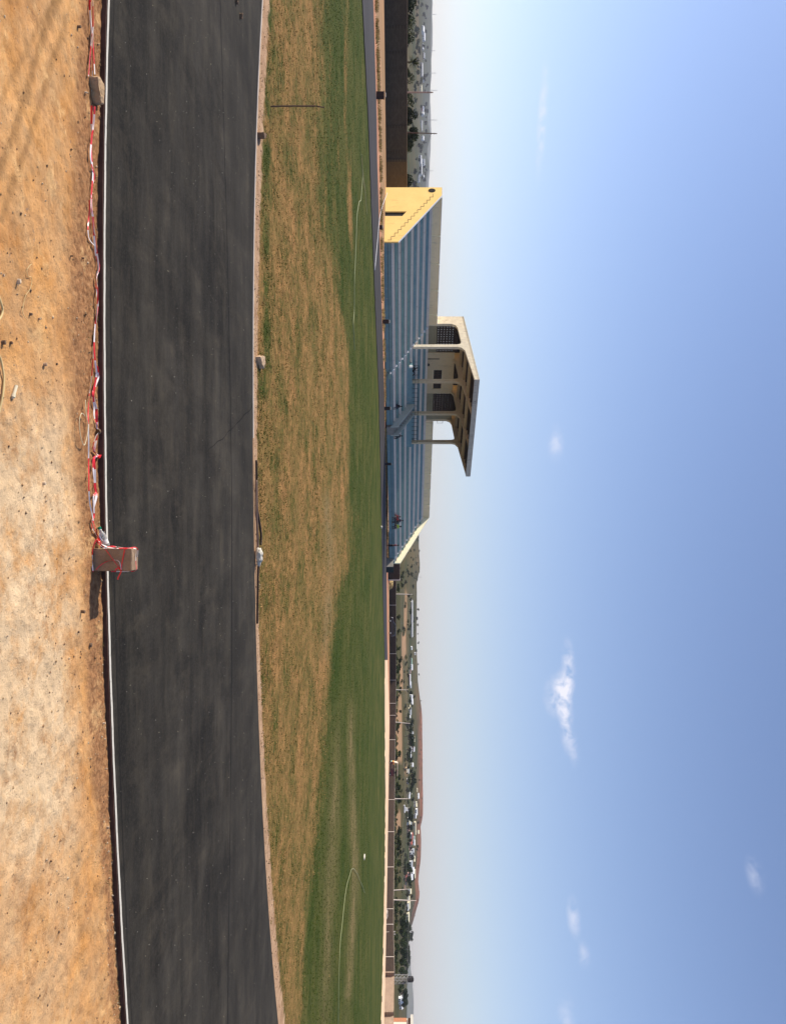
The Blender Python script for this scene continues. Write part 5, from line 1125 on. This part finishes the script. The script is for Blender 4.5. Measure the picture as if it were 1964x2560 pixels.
def person(loc, rz, pose, shirt, trs, label, s=1.0, skirt=False, hat=None):
    P = POSE[pose]; rt = empty('person', loc, rz); rt.scale = (s, s, s); tag(rt, label, 'person')
    V_ = lambda k, m_=1: Vector((P[k][0] * m_, P[k][1], P[k][2]))
    up = (V_('hd') - V_('nk')).normalized()
    nd = [(V_('pel'), .13, .8), (V_('ch'), .14, .75), (V_('nk'), .05), (V_('hd'), .085, 1.1), (V_('hd') + up * .10, .065)]
    ed = [(0, 1), (1, 2), (2, 3), (3, 4)]
    for m_ in (1, -1):
        i = len(nd); ha = V_('ha', m_); d = (ha - V_('el', m_)).normalized()
        nd += [(V_('sh', m_), .06), (V_('el', m_), .042), (ha, .030), (ha + d * .07, .026, .6)]; ed += [(1, i), (i, i + 1), (i + 1, i + 2), (i + 2, i + 3)]
        sd = d.cross(Vector((0, 0, 1))); sd = sd.normalized() if sd.length > .1 else Vector((0, 1, 0))
        for f in range(4):
            j = len(nd); b0 = ha + d * .09 + sd * (f - 1.5) * .02; nd += [(b0 + d * (.035 + .006 * (1.5 - abs(f - 1.2))), .009), (b0 + d * .065 + Vector((0, -.012, -.01)), .007)]; ed += [(i + 3, j), (j, j + 1)]
        j = len(nd); nd += [(ha + d * .03 + sd * .045, .010), (ha + d * .07 + sd * .055, .008)]; ed += [(i + 2, j), (j, j + 1)]
        i = len(nd); nd += [(V_('hip', m_), .085), (V_('kn', m_), .058), (V_('an', m_), .042), (V_('toe', m_), .035)]; ed += [(0, i), (i, i + 1), (i + 1, i + 2), (i + 2, i + 3)]
    skin('body', nd, ed, SK, rt)
    n2 = [(V_('pel') + Vector((0, 0, .03)), .155, .85), (V_('ch'), .165, .8), (V_('nk') * .55 + V_('ch') * .45, .11)]; e2 = [(0, 1), (1, 2)]
    for m_ in (1, -1):
        i = len(n2); n2 += [(V_('sh', m_), .08), (V_('el', m_), .062)]; e2 += [(1, i), (i, i + 1)]
    skin('shirt', n2, e2, shirt, rt)
    if skirt:
        n3 = [(V_('pel'), .17), ((V_('kn') + V_('kn', -1)) / 2, .20), ((V_('an') + V_('an', -1)) / 2 + Vector((0, 0, .08)), .20)]; skin('skirt', n3, [(0, 1), (1, 2)], trs, rt)
    else:
        n3 = [(V_('pel'), .16)]; e3 = []
        for m_ in (1, -1):
            i = len(n3); n3 += [(V_('hip', m_), .10), (V_('kn', m_), .075), (V_('an', m_) + Vector((0, 0, .05)), .062)]; e3 += [(0, i), (i, i + 1), (i + 1, i + 2)]
        skin('trousers', n3, e3, trs, rt)
    hd = V_('hd'); mb = MB(); mb.lathe([(.06, -.01), (.098, .03), (.102, .08), (.085, .13), (.04, .16)], hd + Vector((0, .015, 0)), 'z', 12); mb.build('hair', hat or mat('black_hair', (.012, .011, .010)), rt, smooth=True)
    mb = MB(); fc = hd + Vector((0, -.088, 0))
    mb.prism([(fc.x, fc.y + .01, fc.z + .03), (fc.x - .012, fc.y - .005, fc.z - .015), (fc.x, fc.y - .028, fc.z - .012)], (.012, 0, 0)); mb.box((fc.x - .025, fc.y - .004, fc.z - .045), (fc.x + .025, fc.y + .01, fc.z - .038)); mb.build('nose_and_mouth', SK, rt)
    mb = MB()
    for sx in (-.032, .032): mb.lathe([(.0, -.012), (.011, -.006), (.011, .006), (.0, .012)], fc + Vector((sx, .012, .02)), 'y', 8)
    mb.build('eyes', mat('eye_white', (.5, .48, .45)), rt)
    return rt
def clo(n, c): return mat('cloth_' + n, c, var=.2, scale=6)
K_ = clo('black', (.02, .02, .025)); NV = clo('navy', (.03, .035, .06)); RD = clo('red', (.28, .03, .04)); HV = clo('lime', (.62, .80, .10)); GY = clo('grey', (.14, .13, .14)); WT_ = clo('white', (.78, .78, .78)); PU = clo('purple', (.06, .03, .12)); PK = clo('pink', (.35, .12, .12)); BR = clo('tan', (.62, .46, .36))
RG = R(50)
def seat(t, i, pose='sit', **k):                            # sitting on tier i
    return gp(t, RUN * i + .45, Z0 + RISE * (i + 1))
person(seat(30.2, 1), RG + R(10), 'sit', K_, NV, 'person in black sitting on the lower steps left of the tunnel stair', 1.15)
person(seat(36.9, 1), RG - R(5), 'sit', K_, K_, 'person in black sitting on the lower steps right of the tunnel stair', 1.2)
person(gp(26.9, 6.0, 4.38), RG + R(60), 'recline', K_, K_, 'person in black lounging on the covered platform behind the iron railing', 1.1)
person(seat(57.2, 0), RG - R(15), 'sit', RD, GY, 'person in dark red sitting low on the steps, left of the lime vested one', 1.3)
person(seat(58.0, 0), RG + R(20), 'sit', RD, NV, 'person in dark red hunched close against the other red one', 1.3)
person(seat(59.3, 1), RG, 'sit', PU, K_, 'person in dark purple sitting just left of the lime vested person', 1.35)
person(seat(60.1, 0), RG - R(25), 'sit', HV, GY, 'person in a bright lime vest sitting at the foot of the steps', 1.45)
pg = gp(63.9, -1.2); pg.z = ter(pg.x, pg.y) + .1
person(pg, RG + R(20), 'stand', PK, K_, 'person in a long black skirt standing before the steps', 1.3, skirt=True)
p = G(966, 2378); p.y -= 1.5; p.z = ter(p.x, p.y) + .1
person(p, R(75), 'bend', WT_, K_, 'person in a white shirt bending over beside the low brown wall', 1.05)
p = G(974, 1525); p.z = ter(p.x, p.y)
person(p, R(-60), 'bend', BR, BR, 'person in pale tan clothes bending by the wall left of the dark car', 1.05)
# barrow the white shirted person leans over
p = G(966, 2392); WB = empty('wheelbarrow', (p.x, p.y - 1.5, ter(p.x, p.y))); WB.rotation_euler = (0, 0, R(10)); tag(WB, 'dark wheelbarrow beside the white shirted person', 'wheelbarrow')
mb = MB(); mb.prism([(-.45, -.3, .35), (-.6, -.3, .68), (.55, -.3, .68), (.3, -.3, .35)], (0, .6, 0)); mb.build('tray', mat('dark_tray', (.05, .05, .05)), WB)
mb = MB(); mb.lathe([(.19, -.04), (.2, 0), (.19, .04)], (.55, 0, .2), 'y', 14); mb.build('wheel', M_black, WB)
for s in (-.22, .22):
    mb = MB(); mb.tube([(.5, s * .5, .2), (-.3, s, .36), (-1.05, s, .62)], .025, 5); mb.build('handle', M_black, WB)
    mb = MB(); mb.tube([(-.25, s, .36), (-.3, s, 0)], .025, 5); mb.build('leg', M_black, WB)
# ---------------------------------------------------------------- vehicles
M_glass = mat('dark_glass', (.02, .022, .025), rough=.12, spec=.6); M_tyre = mat('tyre_rubber', (.02, .02, .02)); M_carp = mat('dark_blue_paint', (.012, .014, .03), rough=.25, spec=.6); M_chr = mat('silver_metal', (.6, .62, .62), rough=.25, metal=.7)
p = G(972, 1569); CA = empty('parked_car', (p.x, p.y + .9, ter(p.x, p.y)), R(-10)); tag(CA, 'dark blue hatchback car parked against the low wall with sunlight glinting on its front', 'car')
LC = 4.6
prof = [(-2.3, .35), (-2.34, .62), (-2.2, .88), (-1.25, 1.05), (-.55, 1.58), (.2, 1.68), (1.3, 1.64), (1.95, 1.42), (2.25, 1.0), (2.3, .55), (2.2, .35)]
mb = MB(); mb.prism([(x, -.82, z) for x, z in prof], (0, 1.64, 0)); mb.build('body', M_carp, CA, bevel=.09)
for nm, pts in (('side_window', [(-1.05, 1.08), (-.5, 1.5), (.1, 1.58), (.1, 1.08)]), ('side_window', [(.2, 1.08), (.2, 1.58), (1.2, 1.55), (1.7, 1.35), (1.8, 1.08)])):
    for yy_ in (-.835, .815): mb = MB(); mb.prism([(x, yy_, z) for x, z in pts], (0, .02, 0)); mb.build(nm, M_glass, CA)
mb = MB(); mb.prism([(-1.28, -.70, 1.08), (-.60, -.62, 1.57), (-.60, .62, 1.57), (-1.28, .70, 1.08)], (-.03, 0, .03)); mb.build('windscreen', mat('pale_glass', (.25, .30, .33), rough=.15), CA)
for sx in (-1.45, 1.45):
    for sy in (-.8, .8):
        w = MB(); w.lathe([(.26, -.1), (.33, -.09), (.33, .09), (.26, .1)], (sx, sy, .33), 'y', 18); w_ = w.build('wheel', M_tyre, CA)
        w = MB(); w.lathe([(.05, -.115), (.2, -.105), (.2, .105), (.05, .115)], (sx, sy, .33), 'y', 12); w.build('rim', M_chr, w_)
for sy in (-.6, .6): mb = MB(); mb.lathe([(.02, -.05), (.13, -.02), (.15, .06)], (-2.30, sy, .78), 'x', 12); mb.build('headlight', mat('lamp_glass', (.85, .85, .82), rough=.15), CA)
mb = MB(); mb.box((-2.40, -.4, .5), (-2.31, .4, .72)); mb.box((-2.42, -.26, .42), (-2.36, .26, .52)); mb.build('grille', M_chr, CA)
for sy in (-.92, .86): mb = MB(); mb.box((-.95, sy, 1.05), (-.82, sy + .1, 1.2)); mb.build('wing_mirror', M_carp, CA)
p = G(971.5, 1925); TK = empty('auto_rickshaw', (p.x, p.y + .8, ter(p.x, p.y)), R(-6)); tag(TK, 'three wheeled auto rickshaw with cream canopy and orange and teal front by the wall', 'auto rickshaw'); TK.scale = (1.15,) * 3
mb = MB(); mb.prism([(-1.5, -.6, .35), (-1.55, -.6, .9), (-1.2, -.6, .95), (-1.1, -.6, .5), (.1, -.6, .45), (.1, -.6, .95), (1.3, -.6, .95), (1.4, -.6, .4)], (0, 1.2, 0)); mb.build('body', mat('maroon_body', (.13, .055, .065), rough=.5), TK, bevel=.03)
mb = MB(); mb.box((-1.62, -.45, .42), (-1.5, .45, .72)); mb.build('front_panel', mat('teal_panel', (.35, .58, .50), rough=.4), TK)
mb = MB(); mb.box((-1.60, -.5, .73), (-1.46, .5, 1.10)); mb.box((-1.5, -.63, .9), (-1.0, -.60, 1.12)); mb.build('front_fairing', mat('orange_panel', (.75, .36, .10), rough=.4), TK)
mb = MB(); mb.prism([(-1.45, -.62, 1.1), (-1.5, -.62, 1.1), (-1.38, -.62, 1.75), (-1.2, -.62, 1.88), (1.35, -.62, 1.86), (1.35, -.62, 1.72), (-1.15, -.62, 1.74), (-1.28, -.62, 1.66)], (0, 1.24, 0)); mb.build('canopy', mat('cream_canopy', (.78, .66, .54), rough=.6), TK)
mb = MB(); mb.prism([(-1.47, -.5, 1.12), (-1.36, -.5, 1.66), (-1.36, .5, 1.66), (-1.47, .5, 1.12)], (.03, 0, 0)); mb.build('windscreen', M_glass, TK)
for px_ in (-.45, .55, 1.3):
    for sy in (-.58, .55): mb = MB(); mb.box((px_, sy, .9), (px_ + .06, sy + .05, 1.75)); mb.build('canopy_post', M_black, TK)
mb = MB(); mb.box((.2, -.5, .95), (.75, .5, 1.05)); mb.box((.75, -.5, .95), (.85, .5, 1.45)); mb.build('seat', mat('dark_seat', (.05, .04, .04)), TK)
for (sx, sy) in ((-1.25, 0), (1.0, -.55), (1.0, .55)):
    w = MB(); w.lathe([(.2, -.06), (.26, -.05), (.26, .05), (.2, .06)], (sx, sy, .26), 'y', 16); w_ = w.build('wheel', M_tyre, TK); w = MB(); w.lathe([(.03, -.07), (.13, -.065), (.13, .065), (.03, .07)], (sx, sy, .26), 'y', 10); w.build('rim', M_chr, w_)
# soil heap and sheeted mound by the wall
def heap(name, y, x, wpx, hpx, M, label, cat, seed=1):
    p = G(x, y); w = wpx / F * p.y; h = hpx / F * p.y; bm = bmesh.new(); bmesh.ops.create_icosphere(bm, subdivisions=4, radius=1)
    for v in bm.verts:
        c = v.co; k = 1 + .3 * noise.noise(c * 1.6 + Vector((seed, 0, 0))) + .1 * noise.noise(c * 6); r_ = (max(0, c.z) ** 1.0); v.co = Vector((p.x + c.x * w / 2 * k, p.y + .8 + c.y * min(w / 3, 1.6) * k, p.z - .1 + r_ * h * k))
    me = bpy.data.meshes.new(name); bm.to_mesh(me); bm.free(); me.materials.append(M); o = bpy.data.objects.new(name, me); C.objects.link(o); tag(o, label, cat); return o
heap('soil_heap', 1461, 973, 26, 11, mat('yellow_soil', (.52, .38, .17), var=.4, scale=2), 'yellowish soil heap against the low wall right of the grandstand', 'soil heap', 2)
heap('sheeted_mound', 2290, 965, 26, 5, mat('beige_sheet', (.48, .42, .36), var=.2, scale=2), 'low beige covered mound before the wall at the foot of the ladder', 'mound', 5)
heap('soil_heap', 1440, 972, 40, 4, mat('red_soil', (.30, .11, .07), var=.5, scale=2), 'low red soil heap just right of the grandstand plinth', 'soil heap', 7)
for i, (y, x, s) in enumerate(((1512, 977, 1), (1535, 977, .8))):
    p = G(x, y); rt = empty('timber_stack', p + Vector((0, .5, 0))); tag(rt, 'leaning pale timber and block debris left of the dark car' if i == 0 else 'small heap of pale blocks next to the front of the dark car', 'debris')
    mb = MB(); g = random.Random(i)
    for k in range(7): a = g.uniform(-.6, .6); mb.tube([(a, 0, 0), (a + g.uniform(-.7, .7), .3, g.uniform(.8, 1.5) * s)], .05, 4)
    mb.build('timber', M_post, rt); mb = MB()
    for k in range(5): a = g.uniform(-.8, .8); mb.box((a, -.3, 0), (a + .4, -.1, .2 + .2 * (k % 2)))
    mb.build('block', M_lt and mat('red_block', (.40, .2, .14)), rt)

# ---------------------------------------------------------------- grass tufts, weeds and gravel (uncountable)
def blades(name, pts, hgt, wid, cols, per, kind_label):
    n = len(pts); per_n = n * per; base = np.repeat(np.array(pts), per, axis=0) + np.c_[rng.normal(0, wid * 2.2, (per_n, 2)), np.zeros(per_n)]
    hh = np.repeat(np.array(hgt), per) * rng.uniform(.5, 1.25, per_n); an = rng.uniform(0, 2 * np.pi, per_n); w = wid * rng.uniform(.6, 1.3, per_n)
    dx = np.c_[np.cos(an) * w, np.sin(an) * w, np.zeros(per_n)]; ln = rng.normal(0, .55, (per_n, 2)) * hh[:, None]
    tip = base + np.c_[ln, hh]
    V_ = np.stack([base - dx, base + dx, tip], 1).reshape(-1, 3)
    me = bpy.data.meshes.new(name); me.vertices.add(len(V_)); me.vertices.foreach_set('co', V_.ravel().astype(np.float32))
    me.loops.add(len(V_)); me.loops.foreach_set('vertex_index', np.arange(len(V_), dtype=np.int32)); me.polygons.add(per_n)
    me.polygons.foreach_set('loop_start', np.arange(0, len(V_), 3, dtype=np.int32)); me.update(calc_edges=True); me.validate()
    c = np.repeat(np.repeat(np.array(cols), per, axis=0) * rng.uniform(.7, 1.3, (per_n, 1)), 3, axis=0); vattr(me, 'tint', np.c_[c, np.ones(len(c))], 'FLOAT_COLOR')
    me.materials.append(M_blade); o = bpy.data.objects.new(name, me); C.objects.link(o); tag(o, kind='stuff', label=kind_label, cat='grass'); return o
M_blade = m_vcol('grass_blade', .9, 1)
pts, hg, cl = [], [], []
b3x = [p.x for p in B3]; b3y = [p.y for p in B3]
for i in range(100000):
    Y = 15 + 62 * rng.random() ** 1.9; X = rng.uniform(-.72, .72) * Y
    e = float(np.interp(X, b3x, b3y)); d = Y - e
    if d < .25: continue
    c_ = grass_cover((X, Y, -.03)); 
    if c_[1] > .5 and rng.random() > .12: continue
    pn = noise.fractal(Vector((X * .9, Y * .9, 3)), 1, 2.1, 5) * .9 + .5
    if rng.random() > .35 + pn * .8: continue
    gr_ = c_[0] * 1.1 + pn * .55 - .42 + rng.normal(0, .16) > .30
    pts.append((X, Y, -.035 + gz(X, Y))); hg.append(rng.uniform(.012, .038) * (1 + .5 * (Y > 25)))
    cl.append((.035, .060, .010) if gr_ and rng.random() < .6 else (.08, .105, .022) if gr_ else (.48, .29, .12) if rng.random() < .6 else (.24, .14, .055))
blades('grass', pts, hg, .008, cl, 4, 'short clumpy grass, green and sunburnt, covering the infield')
pts, hg, cl = [], [], []
for i in range(7000):
    y = rng.uniform(-20, 1400); x = interp(y, EB7) + rng.uniform(-3.5, 2.0) ; p = G(x, y)
    if noise.noise(Vector((y * .04, 0, 0))) + rng.uniform(-.3, .3) < -.1: continue
    pts.append((p.x, p.y, p.z)); hg.append(rng.uniform(.08, .3)); cl.append((.45, .33, .14) if rng.random() < .7 else (.16, .15, .05))
blades('weeds', pts, hg, .03, cl, 3, 'dry straw coloured weeds along the foot of the wall and stand')
# near kerb weeds
pts, hg, cl = [], [], []
for i in range(1500):
    X = rng.uniform(-5.2, 5.2); ye = float(np.interp(X, b1x, b1y)); Y = ye - abs(rng.normal(.1, .12)) - .02
    if noise.noise(Vector((X * 1.3, 7, 0))) < .05: continue
    pts.append((X, Y, soil_z(X, Y))); hg.append(rng.uniform(.008, .028)); cl.append((.40, .28, .12) if rng.random() < .8 else (.12, .14, .04))
blades('dry_stems', pts, hg, .0018, cl, 3, 'sparse dry stems scattered along the kerb soil')
blades('straw_litter', *STRAW[:2], .004, STRAW[2], 1, 'tiny bits of straw blown over the black asphalt')
# gravel
oc = np.array([(1, 0, 0), (-1, 0, 0), (0, 1, 0), (0, -1, 0), (0, 0, 1), (0, 0, -1)], float); fc_ = [(0, 2, 4), (2, 1, 4), (1, 3, 4), (3, 0, 4), (2, 0, 5), (1, 2, 5), (3, 1, 5), (0, 3, 5)]
mb = MB(); cc = []
def peb(x, y, z, r, c):
    k = len(mb.v); mm = rng.uniform(.6, 1.3, (6, 1)) * oc * r * np.array([1.2, 1, .75]); 
    for v in mm: mb.v.append((x + v[0], y + v[1], z + v[2] + r * .3)); cc.append((*c, 1))
    for f in fc_: mb.f.append(tuple(k + i for i in f))
for i in range(9000):
    X = rng.uniform(-5.2, 5.2); ye = float(np.interp(X, b1x, b1y)); Y = ye - .03 - (2.0 * rng.random() ** (1.0 if i % 3 else 4))
    if Y < 4.9 or noise.fractal(Vector((X * 1.1, Y * 1.6, 4)), 1, 2, 3) + rng.uniform(-.3, .3) < .0: continue
    r = .0018 + .012 * rng.random() ** 9; c = [(.30, .17, .09), (.50, .33, .18), (.16, .10, .07), (.62, .48, .32)][rng.integers(4)]
    peb(X, Y, soil_z(X, Y), r, c)
for i in range(260):
    X = rng.uniform(-7, 7); ye = float(np.interp(X, b1x, b1y)); Y = ye + .1 + 7 * rng.random(); peb(X, Y, 0, .003 + .004 * rng.random() ** 2, (.45, .40, .33))
for i in range(1600):
    X = rng.uniform(-10.5, 11); e = float(np.interp(X, b3x, b3y)); peb(X, e + .08 + .7 * rng.random(), -.03, .004 + .014 * rng.random() ** 4, [(.42, .26, .16), (.2, .12, .08), (.6, .45, .33)][rng.integers(3)])
o = mb.build('gravel', m_vcol('gravel_stone', .9, 40), fix=False); vattr(o.data, 'tint', cc, 'FLOAT_COLOR'); tag(o, 'fine gravel and crumbs of soil strewn over the bare ground', 'gravel', kind='stuff')
# kerb face and joints on the near edge
M_kf = mat('kerb_face', (.10, .058, .046), var=.4, scale=5, bump=.3, bscale=40)
ka = offs(B1, -.012)
mb = MB()
for i in range(len(ka) - 1):
    k = len(mb.v); a, b, c, d = ka[i], ka[i + 1], B1[i + 1], B1[i]
    mb.v += [(a.x, a.y, -.09), (b.x, b.y, -.09), (b.x, b.y, -.003), (a.x, a.y, -.003), (d.x, d.y, -.001), (c.x, c.y, -.001)]; mb.f += [(k, k + 1, k + 2, k + 3), (k + 3, k + 2, k + 5, k + 4)]
o = mb.build('kerb', M_kf, fix=False); tag(o, kind='structure')
# ---------------------------------------------------------------- haze: one even volume round the whole scene
HZ = MB(); HZ.box((-7500, -400, -30), (7500, 6900, 330)); hz = HZ.build('haze', None); tag(hz, 'thin pale haze filling the air', 'haze', kind='stuff')
HM_ = bpy.data.materials.new('haze_air'); HM_.use_nodes = True; hn = HM_.node_tree.nodes; hn.clear()
ho = hn.new('ShaderNodeOutputMaterial'); hv = hn.new('ShaderNodeVolumePrincipled'); hv.inputs['Density'].default_value = .00008; hv.inputs['Color'].default_value = (.84, .84, .98, 1); hv.inputs['Anisotropy'].default_value = .1
HM_.node_tree.links.new(hv.outputs[0], ho.inputs['Volume']); hz.data.materials.append(HM_)
for r_ in (T + BU + [nt1, nt2, nt3]): pass
S.cycles.volume_bounces = 0
